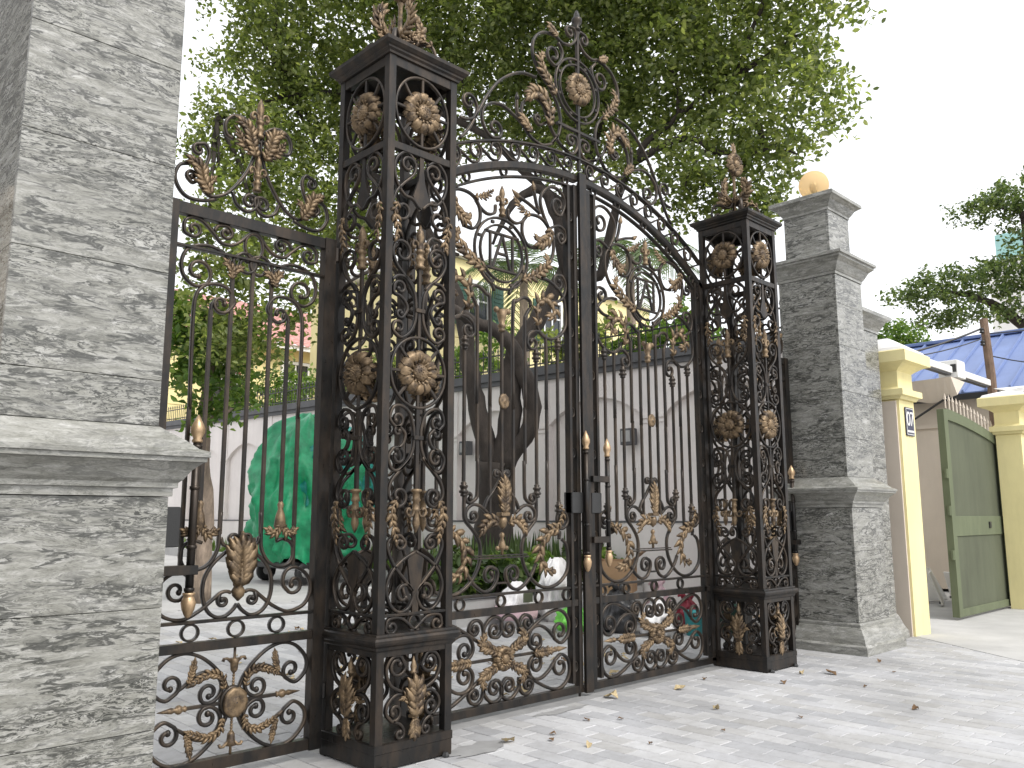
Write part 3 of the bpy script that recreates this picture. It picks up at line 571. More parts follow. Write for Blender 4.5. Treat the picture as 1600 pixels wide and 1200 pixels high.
# traced ironwork: control points (x,z) in each panel plane, then the eyes of the end spirals
T={}
T['post']=[
 ([(0.046,3.856),(0.069,3.794),(0.147,3.717),(0.209,3.641),(0.234,3.566)],(0.114,3.851),(0.154,3.531)),
 ([(0.052,3.895),(0.128,3.944),(0.206,3.884),(0.226,3.802),(0.201,3.707),(0.14,3.635),(0.072,3.625),(0.013,3.573)],None,None),
 ([(0.207,3.294),(0.224,3.223),(0.19,3.142),(0.1,3.055),(0.041,2.972),(0.028,2.855),(0.039,2.771),(0.082,2.697),(0.149,2.659),(0.209,2.692)],(0.146,3.236),(0.166,2.724)),
 ([(0.048,3.012),(0.107,3.067),(0.181,3.069),(0.225,3.034)],None,None),
 ([(0.212,2.99),(0.208,2.949),(0.161,2.934),(0.114,2.896),(0.1,2.852),(0.129,2.802)],(0.16,2.988),(0.158,2.818)),
 ([(0.182,2.072),(0.223,2.121),(0.198,2.194),(0.138,2.21),(0.068,2.169),(0.034,2.084),(0.028,2.011),(0.037,1.93),(0.079,1.85),(0.15,1.794),(0.203,1.805),(0.23,1.875),(0.196,1.929)],(0.163,2.121),(0.155,1.881)),
 ([(0.134,2.066),(0.099,2.025),(0.118,1.962),(0.178,1.919)],(0.158,2.042),None),
 ([(0.044,1.885),(0.138,1.794),(0.205,1.718),(0.22,1.637),(0.166,1.565)],None,(0.141,1.631)),
 ([(0.082,1.344),(0.13,1.385),(0.195,1.368),(0.221,1.311),(0.168,1.2),(0.082,1.107),(0.021,1.038)],(0.124,1.334),None),
 ([(-0.003,1.283),(0.099,1.232),(0.183,1.162),(0.224,1.063),(0.191,0.961),(0.124,0.914),(0.056,0.93),(0.017,0.987)],None,(0.088,1.019)),
 ([(0.223,0.818),(0.207,0.871),(0.148,0.883),(0.086,0.866),(0.002,0.801),(-0.035,0.796)],(0.178,0.826),None),
 ([(0.063,0.58),(0.109,0.65),(0.176,0.639),(0.211,0.57),(0.179,0.487),(0.112,0.446),(0.038,0.414)],(0.129,0.594),None),
 ([(0.052,0.408),(0.132,0.422),(0.195,0.377),(0.205,0.319),(0.163,0.272)],None,(0.143,0.324)),
 ([(0.153,0.27),(0.097,0.244),(0.07,0.206)],None,(0.103,0.19)),
]
T['wcrest']=[
 ([(-0.393,3.625),(-0.369,3.535),(-0.313,3.487),(-0.236,3.511),(-0.169,3.569),(-0.083,3.697),(-0.032,3.825),(-0.015,3.924),(-0.041,4.02),(-0.107,4.07),(-0.185,4.066),(-0.234,4.004),(-0.223,3.928),(-0.176,3.911)],None,None),
 ([(-0.448,3.663),(-0.511,3.634),(-0.537,3.554),(-0.502,3.478),(-0.444,3.441),(-0.359,3.445),(-0.273,3.473)],None,None),
 ([(-0.344,3.689),(-0.33,3.763),(-0.356,3.814),(-0.403,3.804)],None,(-0.401,3.765)),
 ([(-0.39,3.563),(-0.426,3.543),(-0.456,3.563)],None,(-0.434,3.589)),
 ([(-0.163,3.553),(-0.133,3.481),(-0.06,3.45),(0.001,3.491),(0.01,3.55),(-0.029,3.567)],None,(-0.043,3.52)),
]
T['wband']=[
 ([(-0.416,3.204),(-0.457,3.223),(-0.458,3.289),(-0.409,3.325),(-0.341,3.309),(-0.27,3.249),(-0.219,3.202),(-0.149,3.204),(-0.091,3.242),(-0.032,3.306),(0.019,3.328)],(-0.4,3.251),None),
 ([(-0.271,3.268),(-0.244,3.309),(-0.185,3.318),(-0.154,3.287)],None,(-0.193,3.272)),
]
T['wing']=[
 ([(-0.363,2.135),(-0.373,2.602),(-0.367,2.818),(-0.324,2.899),(-0.251,2.931),(-0.163,2.918),(-0.114,2.84),(-0.143,2.785)],None,(-0.201,2.812)),
 ([(-0.122,3.0),(-0.145,3.071),(-0.213,3.144),(-0.314,3.164),(-0.421,3.128),(-0.464,3.04),(-0.446,2.947),(-0.372,2.896),(-0.3,2.922)],None,(-0.359,2.989)),
 ([(-0.118,3.051),(-0.134,3.111),(-0.072,3.169),(0.002,3.153)],None,(-0.049,3.098)),
 ([(-0.13,1.532),(-0.137,1.394),(-0.145,1.304),(-0.195,1.224),(-0.273,1.193),(-0.344,1.215),(-0.369,1.284),(-0.346,1.341),(-0.289,1.363),(-0.243,1.35)],None,None),
 ([(-0.348,1.03),(-0.302,1.085),(-0.318,1.16),(-0.385,1.184),(-0.468,1.136),(-0.503,1.045),(-0.46,0.95),(-0.349,0.913),(-0.246,0.951),(-0.159,1.015),(-0.112,1.051),(-0.071,1.06),(-0.046,1.051)],(-0.381,1.08),None),
 ([(-0.112,1.051),(-0.125,1.013)],None,(-0.092,1.005)),
 ([(-0.01,1.321),(-0.077,1.299),(-0.164,1.228),(-0.214,1.144),(-0.222,1.048),(-0.192,0.962),(-0.141,0.918),(-0.082,0.913),(-0.029,0.947),(-0.002,0.982)],None,None),
 ([(-0.126,1.38),(-0.109,1.339),(-0.061,1.326),(-0.016,1.348)],None,(-0.048,1.368)),
]
T['wlow']=[
 ([(0.026,0.472),(0.07,0.564),(0.135,0.639),(0.219,0.699),(0.314,0.725),(0.406,0.701),(0.48,0.628),(0.494,0.562),(0.464,0.508),(0.407,0.476),(0.348,0.508)],None,(0.383,0.557)),
 ([(0.335,0.524),(0.298,0.546),(0.232,0.593),(0.16,0.605),(0.1,0.574),(0.072,0.516),(0.09,0.46),(0.138,0.429),(0.18,0.434)],None,(0.151,0.486)),
]
T['llow']=[
 ([(0.066,0.448),(0.137,0.506),(0.233,0.553),(0.356,0.625),(0.482,0.69),(0.585,0.725),(0.677,0.727),(0.757,0.677),(0.789,0.596),(0.767,0.511),(0.687,0.462),(0.608,0.5)],None,(0.675,0.554)),
 ([(0.596,0.518),(0.519,0.585),(0.431,0.623),(0.343,0.609),(0.3,0.539),(0.311,0.48),(0.367,0.441),(0.429,0.459)],None,(0.38,0.506)),
 ([(0.191,0.582),(0.185,0.656),(0.126,0.719),(0.061,0.732),(0.006,0.7),(-0.003,0.632),(0.043,0.576),(0.102,0.582)],None,(0.078,0.633)),
 ([(0.185,0.607),(0.209,0.687),(0.258,0.721),(0.319,0.703),(0.343,0.651),(0.312,0.621)],None,(0.284,0.655)),
]
T['leaf']=[
 ([(0.397,1.678),(0.399,1.556),(0.386,1.476),(0.296,1.387),(0.236,1.299),(0.228,1.202),(0.252,1.113),(0.322,1.013),(0.437,0.938),(0.555,0.922),(0.676,0.955),(0.77,1.042),(0.788,1.164),(0.759,1.268),(0.713,1.31)],None,None),
 ([(0.148,1.526),(0.24,1.585),(0.319,1.591),(0.377,1.546),(0.376,1.486),(0.325,1.461)],None,(0.304,1.506)),
 ([(0.395,1.118),(0.351,1.051),(0.279,0.976),(0.188,0.928),(0.105,0.947),(0.051,1.017),(0.051,1.083),(0.112,1.114)],None,(0.126,1.046)),
 ([(0.259,1.957),(0.262,1.695),(0.283,1.636),(0.341,1.606)],None,(0.348,1.652)),
 ([(0.534,1.969),(0.534,1.455),(0.561,1.384),(0.621,1.354)],None,(0.614,1.404)),
 ([(0.67,1.537),(0.653,1.475),(0.683,1.403),(0.746,1.412),(0.786,1.464),(0.763,1.527)],None,(0.715,1.475)),
 ([(0.674,1.311),(0.683,1.372),(0.652,1.352)],None,None),
 ([(0.082,3.339),(0.145,3.434),(0.261,3.504),(0.379,3.565),(0.556,3.679),(0.633,3.813),(0.635,3.952),(0.574,4.046),(0.492,4.105),(0.383,4.112),(0.303,4.081),(0.25,4.005),(0.25,3.9),(0.315,3.819),(0.428,3.818)],None,None),
 ([(0.071,4.083),(0.083,4.011),(0.16,3.982),(0.237,4.011),(0.293,4.066)],None,None),
 ([(0.13,2.372),(0.132,3.215),(0.174,3.293),(0.258,3.344),(0.33,3.331),(0.344,3.282)],None,None),
 ([(0.274,2.384),(0.271,3.086),(0.286,3.19),(0.344,3.272)],None,None),
 ([(0.401,3.147),(0.473,3.055),(0.591,3.031),(0.714,3.081),(0.793,3.189),(0.788,3.328),(0.766,3.421),(0.689,3.504),(0.568,3.555),(0.478,3.558)],None,None),
 ([(0.596,3.369),(0.688,3.385),(0.766,3.443),(0.799,3.547),(0.753,3.625),(0.676,3.625)],None,(0.698,3.554)),
 ([(0.532,2.407),(0.531,2.97),(0.488,3.057),(0.4,3.075),(0.321,3.032),(0.299,2.958)],None,(0.367,2.967)),
]
T['leafV']=[
 ([(-0.01,1.798),(-0.084,1.708),(-0.157,1.63),(-0.196,1.554)],None,None),
 ([(-0.007,1.788),(-0.017,1.841),(-0.058,1.866)],None,(-0.058,1.837)),
]
T['leafIn']=[
 ([(0.574,4.046),(0.506,4.158),(0.473,4.268),(0.508,4.357),(0.592,4.426),(0.692,4.439),(0.777,4.391),(0.798,4.305),(0.745,4.194)],None,(0.704,4.28)),
 ([(0.545,3.99),(0.616,4.052),(0.715,4.091),(0.794,4.06),(0.799,3.981),(0.741,3.927)],None,(0.742,3.987)),
 ([(0.451,4.154),(0.33,4.2),(0.199,4.233)],None,None),
 ([(0.465,4.137),(0.425,4.225),(0.392,4.344)],None,None),
]
T['leafOut']=[
 ([(2.628,3.91),(2.678,3.83),(2.743,3.83),(2.78,3.888)],None,(2.735,3.886)),
]
T['crest']=[
 ([(-0.298,5.941),(-0.211,5.911),(-0.093,5.942),(-0.015,6.032),(-0.03,6.12),(-0.1,6.125)],None,(-0.101,6.063)),
 ([(-0.298,5.941),(-0.411,5.927),(-0.514,5.883),(-0.597,5.78),(-0.616,5.663),(-0.581,5.569),(-0.518,5.486),(-0.408,5.406),(-0.344,5.334),(-0.279,5.248),(-0.247,5.109),(-0.283,4.961),(-0.378,4.85)],None,None),
 ([(-0.371,4.85),(-0.49,4.801),(-0.591,4.811),(-0.662,4.841),(-0.774,4.929),(-0.871,4.968),(-0.992,5.003),(-1.111,4.981),(-1.202,4.913),(-1.229,4.823),(-1.201,4.732),(-1.123,4.673),(-1.032,4.693)],None,(-1.078,4.764)),
 ([(-0.287,4.965),(-0.371,4.85)],None,None),
 ([(-0.795,4.953),(-0.816,5.04),(-0.815,5.114)],None,None),
 ([(-0.733,4.901),(-0.76,4.976),(-0.753,5.073),(-0.717,5.144),(-0.602,5.223),(-0.486,5.19),(-0.428,5.091),(-0.413,5.053),(-0.34,4.958),(-0.235,4.873),(-0.15,4.845)],None,None),
 ([(-0.247,4.879),(-0.171,4.848),(-0.084,4.842),(-0.018,4.924),(-0.032,5.017),(-0.11,5.025)],None,(-0.101,4.966)),
 ([(-0.443,5.032),(-0.532,4.98),(-0.59,5.014)],None,(-0.553,5.031)),
 ([(-1.472,4.544),(-1.376,4.663),(-1.265,4.86),(-1.164,5.038),(-1.033,5.21),(-0.884,5.33),(-0.744,5.4),(-0.572,5.424)],None,None),
 ([(-1.474,4.728),(-1.389,4.738),(-1.315,4.783),(-1.284,4.873),(-1.316,4.942)],None,(-1.378,4.894)),
 ([(-0.27,5.89),(-0.213,5.815),(-0.234,5.722),(-0.311,5.642),(-0.387,5.661)],None,(-0.333,5.738)),
]
# ------------------------------------------------------------------ ironwork
GY=.58
T['leafOut']=[([(a-1.999,b) for a,b in P],None if c0 is None else (c0[0]-1.999,c0[1]),None if c1 is None else (c1[0]-1.999,c1[1])) for P,c0,c1 in T['leafOut']]
T['wcrest'][2][0].insert(0,(-.385,3.60)); T['wcrest'][3][0].insert(0,(-.365,3.53))
def add_scrolls(keys,parent,y=0,w=.021,d=.024,both=True,flip=1,m=None,rot=(0,0,0),cache={}):
    for key in keys:
        for i,(P,c0,c1) in enumerate(T[key]):
            for s in ((1,-1) if both else (flip,)):
                ck=(key,i,s,y,w,d)
                if ck not in cache: cache[ck]=scroll_mesh(P,c0,c1,w,d,y,s).mesh('scroll',True)
                put('scroll',cache[ck],m or M['iron'],parent,(0,0,0),rot)
def part(name,mb,parent,m='iron',smooth=False,rot=(0,0,0),loc=(0,0,0)): return mb.obj(name,M[m],parent,smooth,loc,rot)
H=.297
def iron_post(x,y,label):
    t=thing('iron_gate_post',label,'gate post',(x,y,0),0,'openwork iron gate posts')
    b=.055
    for sx in (-1,1):
        for sy in (-1,1):
            c=MB(); x0=sx*H-(b if sx>0 else 0); y0=sy*H-(b if sy>0 else 0); box(c,x0,x0+b,y0,y0+b,.0,4.60,.004); part('corner_upright',c,t,'frame')
    c=MB(); square_mold(c,[(0,4.593),(.012,4.596),(.014,4.612),(.030,4.622),(.032,4.634),(.044,4.640),(.063,4.658),(.065,4.682),(.055,4.690),(-.10,4.715)],-H,H,-H,H); part('cap',c,t,'frame')
    c=MB(); square_mold(c,[(.004,.690),(.012,.700),(.016,.716),(.030,.728),(.040,.742),(.042,.758),(.034,.772),(.018,.780),(.016,.792),(-.05,.800)],-H,H,-H,H); part('base_moulding',c,t,'frame')
    c=MB(); square_mold(c,[(.002,.012),(.002,.10),(.006,.104),(.006,.150),(-.01,.158)],-H,H,-H,H); part('plinth_plate',c,t,'frame')
    c=MB()
    for sx in (-1,1):
        for sy in (-1,1): lathe(c,[(.012,0),(.026,.004),(.026,.014),(.016,.03)],(sx*(H-.06),sy*(H+.018),0),6)
    part('anchor_bolts',c,t,'black')
    yf=-H+.02
    rails=[(4.526,4.593,.045),(3.937,3.989,.045),(.890,.908,.03),(.655,.70,.045)]
    cached=[]
    def one(name,mb,m='iron',smooth=False): cached.append((name,mb.mesh(name,smooth),m))
    for z0,z1,d in rails: q=MB(); box(q,-H+b,H-b,-H+.003,-H+.003+d,z0,z1,.003); one('rail',q,'frame')
    for zc,rx,rz in ((4.265,.228,.252),(2.44,.226,.235)):
        one('ring',ring_mesh(rx,rz,.019,.024,yf,(0,zc)),'iron',True)
        for k in range(8):
            a=PI/8*0+k*PI/4; q=MB(); ca,sa=math.cos(a),math.sin(a); pts=[(.10*ca,zc+.10*sa),(.17*ca,zc+.17*sa),(rx*.98*ca,zc+rz*.98*sa)]
            sweep(q,pts,.020,.018,yf); one('spoke',q)
    one('ring',ring_mesh(.044,.044,.014,.022,yf,(0,.846),20),'iron',True)
    q=MB(); prism(q,[(-.018,3.94),(.018,3.94),(.016,3.86),(.028,3.76),(.068,3.645),(.045,3.60),(0,3.565),(-.045,3.60),(-.068,3.645),(-.028,3.76),(-.016,3.86)],yf-.008,yf+.008); one('shield',q)
    q=MB(); prism(q,[(0,1.29),(.065,1.235),(.045,1.10),(.022,1.0),(.024,.906),(-.024,.906),(-.022,1.0),(-.045,1.10),(-.065,1.235)],yf-.008,yf+.008); one('shield',q)
    one('spear_finial',spear(0,3.15,3.455,yf),'gold',True)
    one('vertical_bar',bar(0,2.67,3.16,.021,.022,yf+.004)); one('vertical_bar',bar(0,1.68,2.21,.026,.022,yf+.004))
    for z in (2.858,2.009): q=MB(); box(q,-.038,.038,yf-.02,yf+.016,z-.014,z+.014,.003); one('collar',q)
    q=MB(); lathe(q,[(.02,.28),(.036,.275),(.036,.262),(.022,.255),(.026,.22),(.03,.205),(.02,.195),(.026,.15),(.03,.145),(.016,.13),(.022,.09),(.026,.06),(.014,.02),(.003,0)],(0,yf,1.40),8)
    for s in (-1,1): sweep(q,[(s*a,z) for a,z in catmull([(.012,1.56),(.03,1.51),(.062,1.505),(.078,1.535),(.062,1.555),(.048,1.54)],4)],.016,.024,yf)
    one('pendant',q,'gold',True)
    for s in (-1,1):
        one('leaf_ornament',acanthus([(.205,3.56),(.232,3.50),(.215,3.43),(.20,3.36),(.212,3.32)],.045,yf-.012,s,.5,5),'gold',True)
        one('leaf_ornament',acanthus([(.175,1.60),(.205,1.55),(.205,1.48),(.185,1.42),(.172,1.35)],.048,yf-.012,s,.5,5),'gold',True)
    one('leaf_ornament',acanthus([(0,.285),(0,.36),(0,.43),(-.004,.465)],.085,yf-.02,1,.35,5),'gold',True)
    for s in (-1,1): one('leaf_ornament',acanthus([(s*.012,.30),(s*.035,.36),(s*.065,.405),(s*.095,.40)],.035,yf-.014,1,.5,4),'gold',True)
    one('leaf_ornament',acanthus([(0,.27),(0,.225),(0,.175)],.055,yf-.014,1,.4,4),'gold',True)
    q=MB(); box(q,-.026,.026,yf-.03,yf+.012,.272,.292,.004); one('collar',q,'gold')
    q=MB(); lathe(q,[(.014,.44),(.014,.53),(.024,.535),(.024,.548),(.016,.552),(.021,.575),(.014,.60),(.003,.64)],(0,yf,0),8); one('bud_stem',q,'gold',True)
    for k in range(4):
        r=(0,0,k*PI/2)
        add_scrolls(['post'],t,yf,.020,.024,rot=r)
        for nm,me,mm in cached: put(nm,me,M[mm],t,(0,0,0),r)
        for zc in (4.265,2.44):
            v=Matrix.Rotation(k*PI/2,3,'Z')@Vector((0,yf-.012,zc)); sunflower(.152,t,v,k*PI/2,12)
    # finial crest: four scrolled feet, spreading leaves, a sunflower at the top
    P=[(.235,4.715),(.262,4.80),(.225,4.885),(.15,4.895),(.075,4.865),(.035,4.90),(.03,4.98)]
    for k in range(4):
        r=(0,0,k*PI/2+PI/4)
        part('scroll',scroll_mesh(P,(.205,4.76),None,.022,.03,0,1),t,'iron',True,r)
        part('leaf_ornament',acanthus([(.24,4.87),(.17,4.915),(.11,4.905),(.085,4.95),(.12,4.975)],.045,-.012,1,.5,5),t,'gold',True,r)
        r2=(0,0,k*PI/2)
        part('leaf_ornament',acanthus([(.02,4.93),(.09,4.945),(.15,4.99),(.165,5.07),(.13,5.14)],.075,-.01,1,.45,7),t,'gold',True,r2)
    q=MB(); lathe(q,[(.012,4.70),(.012,4.90),(.03,4.93),(.018,4.98),(.016,5.20),(.026,5.22),(.012,5.26),(.012,5.5)],(0,0,0),8); part('finial_stem',q,t,'gold',True)
    sunflower(.135,t,(0,-.03,5.36),0,12)
    part('leaf_ornament',acanthus([(0,5.44),(.0,5.52),(0,5.58)],.06,-.0,1,.4,5),t,'gold',True)
    return t
left_post=iron_post(.297,.297,'large black openwork iron post between side gate and double gate, nearest')
right_post=iron_post(4.601+.297,.297,'farther black openwork iron post beside the stone pillar with a globe lamp')

def rosette(parent,u,z,y,r=.05):
    q=MB(); vs=[];fs=[];n=24; rows=((r,0.),(r*1.02,-.012),(r*.8,-.02),(r*.55,-.014),(r*.3,-.024),(.004,-.028))
    for i,(rr,yy) in enumerate(rows):
        for k in range(n):
            a=2*PI*k/n; f=1+(.05 if i in(1,2) else 0)*math.cos(10*a); vs.append((u+rr*f*math.cos(a),y+yy,z+rr*f*1.12*math.sin(a)))
    for i in range(len(rows)-1):
        for k in range(n): fs.append((i*n+k,i*n+(k+1)%n,(i+1)*n+(k+1)%n,(i+1)*n+k))
    q.add(vs,fs); return part('rosette',q,parent,'gold',True)
def vase_rod(parent,name,u,y,z0,z1,r=.021):
    q=MB(); lathe(q,[(r,z0+.13),(r,z1-.13)],(u,y,0),10)
    for z in (z0+.16,z0+.40,z1-.40,z1-.16): lathe(q,[(r,z-.012),(r*1.25,z-.008),(r*1.25,z+.008),(r,z+.012)],(u,y,0),10)
    o=part(name,q,parent,'frame',True)
    q=MB(); lathe(q,[(r*1.15,-.135),(r*1.35,-.125),(r*1.0,-.11),(r*1.7,-.075),(r*1.72,-.05),(r*1.2,-.02),(.003,.03)],(u,y,z1),12); part('finial',q,o,'brass',True)
    q=MB(); lathe(q,[(.006,-.0),(r*.8,.012),(r*1.5,.05),(r*1.75,.085),(r*1.3,.115),(r*1.1,.122),(r*1.45,.130),(r*1.45,.142)],(u,y,z0),12); part('finial',q,o,'brass' ,True)
    return o
def gate_leaf(s,label):
    """s=+1 left leaf (meeting stile at +u), s=-1 its mirror"""
    cx=1.598 if s>0 else 5.195-1.598
    t=thing('gate_leaf',label,'gate',(cx,GY,0),0,'pair of tall iron gate leaves')
    C=lambda u: u*s
    def bx(name,u0,u1,z0,z1,d,m='frame',y0=None,bev=.003):
        a,b=sorted((C(u0),C(u1))); q=MB(); box(q,a,b,(-d/2 if y0 is None else y0),(d/2 if y0 is None else y0+d),z0,z1,bev); return part(name,q,t,m)
    ac=.9995                                  # u of the gate's centre line
    arch=lambda u,top,Rr: top-(Rr-math.sqrt(Rr*Rr-(ac-u)**2))
    us=[-.985+i*(1.93/28) for i in range(29)]
    q=MB(); sweep(q,[(C(u),arch(u,4.605,3.35)) for u in us],.072,.055); part('arch_rail',q,t,'frame')
    us2=[-.93+i*(1.80/26) for i in range(27)]
    q=MB(); sweep(q,[(C(u),arch(u,4.515,3.10)) for u in us2],.022,.04); part('arch_rail',q,t,'frame')
    # stiles
    bx('stile',-.985,-.925,.06,4.03,.055); bx('stile',-.86,-.83,.12,3.98,.05)
    bx('stile',.80,.83,.12,4.50,.06); bx('stile',.885,.930,.06,4.53,.06)
    if s>0: bx('meeting_stile',.940,1.035,.03,4.655,.03,y0=-.058)
    bx('rail',-.985,.94,.035,.095,.055); bx('rail',-.925,.885,.748,.803,.05,bev=.002); bx('rail',-.925,.885,.893,.912,.045)
    # small rings between the double stiles and bands
    for z in [.25+.36*i for i in range(12)]:
        for u in (.8575,-.8925):
            if u<0 and z>3.9: continue
            part('ring',ring_mesh(.026,.04,.010,.026,0,(C(u),z),18),t,'iron',True)
    for u in (-.435,-.007,.421,.76): part('ring',ring_mesh(.043,.043,.012,.03,0,(C(u),.848),22),t,'iron',True)
    for u in (-.80,-.40,.02,.448,.80): part('ring',ring_mesh(.036,.040,.010,.03,0,(C(u),(arch(u,4.605,3.35)+arch(u,4.515,3.10))/2+.0 if u<.7 else 4.545),20),t,'iron',True)
    # vertical bars
    for u in (0,):
        bar_=bar(0,1.72,3.02); part('vertical_bar',bar_,t)
    for k in (-1,1):
        part('vertical_bar',bar(k*.405,1.72,2.82),t); part('vertical_bar',bar(k*.675,1.58,2.96),t)
        part('vertical_bar',bar(k*.131,1.52,2.38),t)
        for u,z in ((.405,2.86),(.405,1.713),(.680,3.002),(.675,1.573)): part('knuckle',knuckle(k*u,z),t,'iron',True)
    add_scrolls(['leaf','leafV','llow'],t,w=.024,d=.026)
    add_scrolls(['leafIn'],t,both=False,flip=s,w=.024,d=.026); add_scrolls(['leafOut'],t,both=False,flip=-s)
    # extend the traced bars down to meet their lower scrolls
    for k in (-1,1):
        part('vertical_bar',bar(k*.267,1.93,2.40),t); part('vertical_bar',bar(k*.533,1.95,2.42),t)
    rosette(t,0,2.425,-.02,.055)
    # emblem rings and letters
    e=part('emblem_ring',ring_mesh(.305,.305,.020,.026,0,(0,3.675)),t,'iron',True)
    part('ring',ring_mesh(.243,.243,.018,.026,0,(0,3.675)),e,'iron',True)
    for k in range(8):
        a=PI/8+k*PI/4; part('stud',bar(.274*math.cos(a),3.675+.274*math.sin(a)-.012,3.675+.274*math.sin(a)+.012,.03,.02),e)
    L=[((-.195,3.835),(.195,3.840)),((-.133,3.83),(-.133,3.535)),((.006,3.835),(-.108,3.535)),((.006,3.835),(.100,3.535)),((.125,3.835),(.125,3.535)),((-.05,3.668),(.058,3.668)),((-.175,3.530),(.165,3.530))]
    for a,b in L: q=MB(); sweep(q,[a,b],.022,.022,-.002); part('letter_stroke',q,e)
    # gilded spear above the emblem, cup below it
    part('spear_finial',spear(0,4.0,4.27,-.004),t,'gold',True)
    q=MB(); lathe(q,[(.016,3.0),(.03,3.01),(.03,3.025),(.02,3.03),(.034,3.045),(.034,3.065),(.022,3.075),(.034,3.12),(.05,3.19)],(0,0,0),9)
    for k in (-1,1): ball(q,(k*.066,-.004,3.185),.026)
    part('cup',q,t,'gold',True)
    for k in (-1,1):
        A=lambda P,w,lf=.5,n=7,y=-.014: part('leaf_ornament',acanthus(P,w*1.28,y,k,lf,n),t,'gold',True)
        A([(.40,3.12),(.39,3.26),(.44,3.36),(.54,3.37),(.615,3.30),(.60,3.235),(.565,3.225)],.062)
        A([(.22,3.49),(.33,3.53),(.44,3.60),(.53,3.68),(.52,3.735)],.055)
        A([(.575,4.02),(.545,3.94),(.49,3.89),(.43,3.86),(.405,3.88)],.058,.5,6)
        A([(.32,4.085),(.25,4.10),(.19,4.13),(.135,4.18)],.035,.5,5)
        A([(.63,1.40),(.53,1.385),(.43,1.30),(.40,1.18),(.46,1.07),(.55,1.05)],.062)
        A([(.06,1.45),(.13,1.475),(.20,1.44),(.235,1.39)],.050,.5,5)
        A([(.66,1.60),(.70,1.53),(.67,1.45),(.62,1.42)],.034,.5,4)
        for zz in (1,-1):
            m0=.416; f=lambda z: m0+zz*(z-m0)
            A([(.07,f(.465)),(.16,f(.505)),(.23,f(.53))],.045,.5,5); A([(.21,f(.50)),(.225,f(.56)),(.20,f(.60))],.035,.5,4)
        A([(.34,.417),(.45,.417),(.56,.417)],.040,.5,6)
        q=MB(); sweep(q,[(k*.07,.417),(k*.62,.417)],.022,.022,.002); part('horizontal_bar',q,t)
        q=MB(); lathe(q,[(.018,0),(.024,.02),(.014,.03),(.024,.055),(.016,.09),(.002,.16)],(0,0,0),7); part('spear_finial',q,t,'gold',True,(0,k*PI/2,0),(k*.60,0,.417))
    # lower llow is traced for the upper half; mirror it about z=.416
    for (P,c0,c1) in T['llow']:
        for k in (1,-1):
            fl=lambda p: None if p is None else (p[0],.832-p[1])
            part('scroll',scroll_mesh([fl(p) for p in P],fl(c0),fl(c1),.024,.026,0,k),t,'iron',True)
    sunflower(.098,t,(0,-.03,.416),0,12)
    # ornament in the middle
    part('leaf_ornament',acanthus([(0,1.53),(0,1.61),(0,1.69),(0,1.765)],.085,-.022,1,.4,7),t,'gold',True)
    q=MB(); box(q,-.045,.045,-.05,.014,1.505,1.535,.004); part('collar',q,t,'gold')
    q=MB(); lathe(q,[(.006,1.40),(.03,1.425),(.042,1.465),(.032,1.50)],(0,-.008,0),9); part('bud',q,t,'gold',True)
    q=MB(); lathe(q,[(.006,1.38),(.02,1.365),(.02,1.345),(.012,1.335),(.024,1.30),(.034,1.26),(.03,1.25),(.012,1.24),(.012,1.20)],(0,-.004,0),8)
    for k in (-1,1): ball(q,(k*.05,-.004,1.255),.018)
    part('pendant',q,t,'gold',True)
    q=MB(); box(q,-.31,.29,-.02,.02,1.176,1.188); box(q,-.30,.28,-.015,.015,1.196,1.205); part('rail',q,t)
    q=MB(); sweep(q,[(-.06,.985),(.06,.985)],.016,.016); part('horizontal_bar',q,t)
    for k in (-1,1):  # buds on stems by the arch, on the meeting side
        pass
    for bu,bz,tl in ((.392,4.335,.15),(.196,4.226,1.0)): q=MB(); lathe(q,[(.01,-.01),(.024,.02),(.02,.04),(.004,.09)],(0,0,0),7); part('bud',q,t,'gold',True,(0,-tl*s,0),(C(bu),0,bz))
    if s>0:
        vase_rod(t,'drop_bolt',.955,-.075,1.03,2.22)
        q=MB(); box(q,.80,.985,-.045,.05,1.53,1.71,.004); part('lock_case',q,t,'black')
        q=MB(); lathe(q,[(.012,0),(.012,.10)],(.915,0,0),8); part('floor_bolt',q,t,'frame')
    else:
        q=MB(); box(q,-.93,-.80,-.04,.05,1.53,1.71,.004); part('lock_case',q,t,'black')
        o=vase_rod(t,'pull_handle',-.735,-.06,1.06,2.17)
        for z in (1.30,1.83): q=MB(); box(q,-.96,-.735,-.085,-.035,z-.027,z+.027,.003); part('bracket',q,o,'frame')
    # hinges on the post side
    for z in (.45,2.2,3.7):
        q=MB(); lathe(q,[(.016,z-.06),(.022,z-.055),(.022,z+.055),(.016,z+.06)],(C(-.993),-.01,0),8); part('hinge',q,t,'frame')
    return t
gate_leaf(1,'left leaf of the tall arched iron double gate with brass tipped drop bolt')
gate_leaf(-1,'right leaf of the tall arched iron double gate with brass ended pull handle')

# overthrow: scroll band and crest standing on the arch between the two posts
t=thing('gate_crest','curved iron overthrow with scroll band and sunflower crest above the double gate','gate crest',(2.598,GY,0))
band=lambda u: 4.815-(3.64-math.sqrt(3.64**2-u*u)); heavy=lambda u: 4.645-(3.35-math.sqrt(3.35**2-u*u))
us=[-2.0+i*.1 for i in range(41)]
q=MB(); sweep(q,[(u,band(u)) for u in us],.024,.045,.002); part('arch_rail',q,t,'frame')
for k in (-1,1):
    for i in range(8):
        u0=-(.16+i*.228); mid=lambda u: (band(u)+heavy(u))/2
        def rel(u,v): return (u0+u, heavy(u0+u)+ (band(u0+u)-heavy(u0+u))*v)
        part('scroll',scroll_mesh([rel(-.19,.78),rel(-.11,.42),rel(-.04,.10),rel(.03,.08),rel(.062,.45),rel(.035,.85)],None,rel(.004,.55),.018,.022,0,-k if k<0 and False else (1 if k>0 else -1)),t,'iron',True)
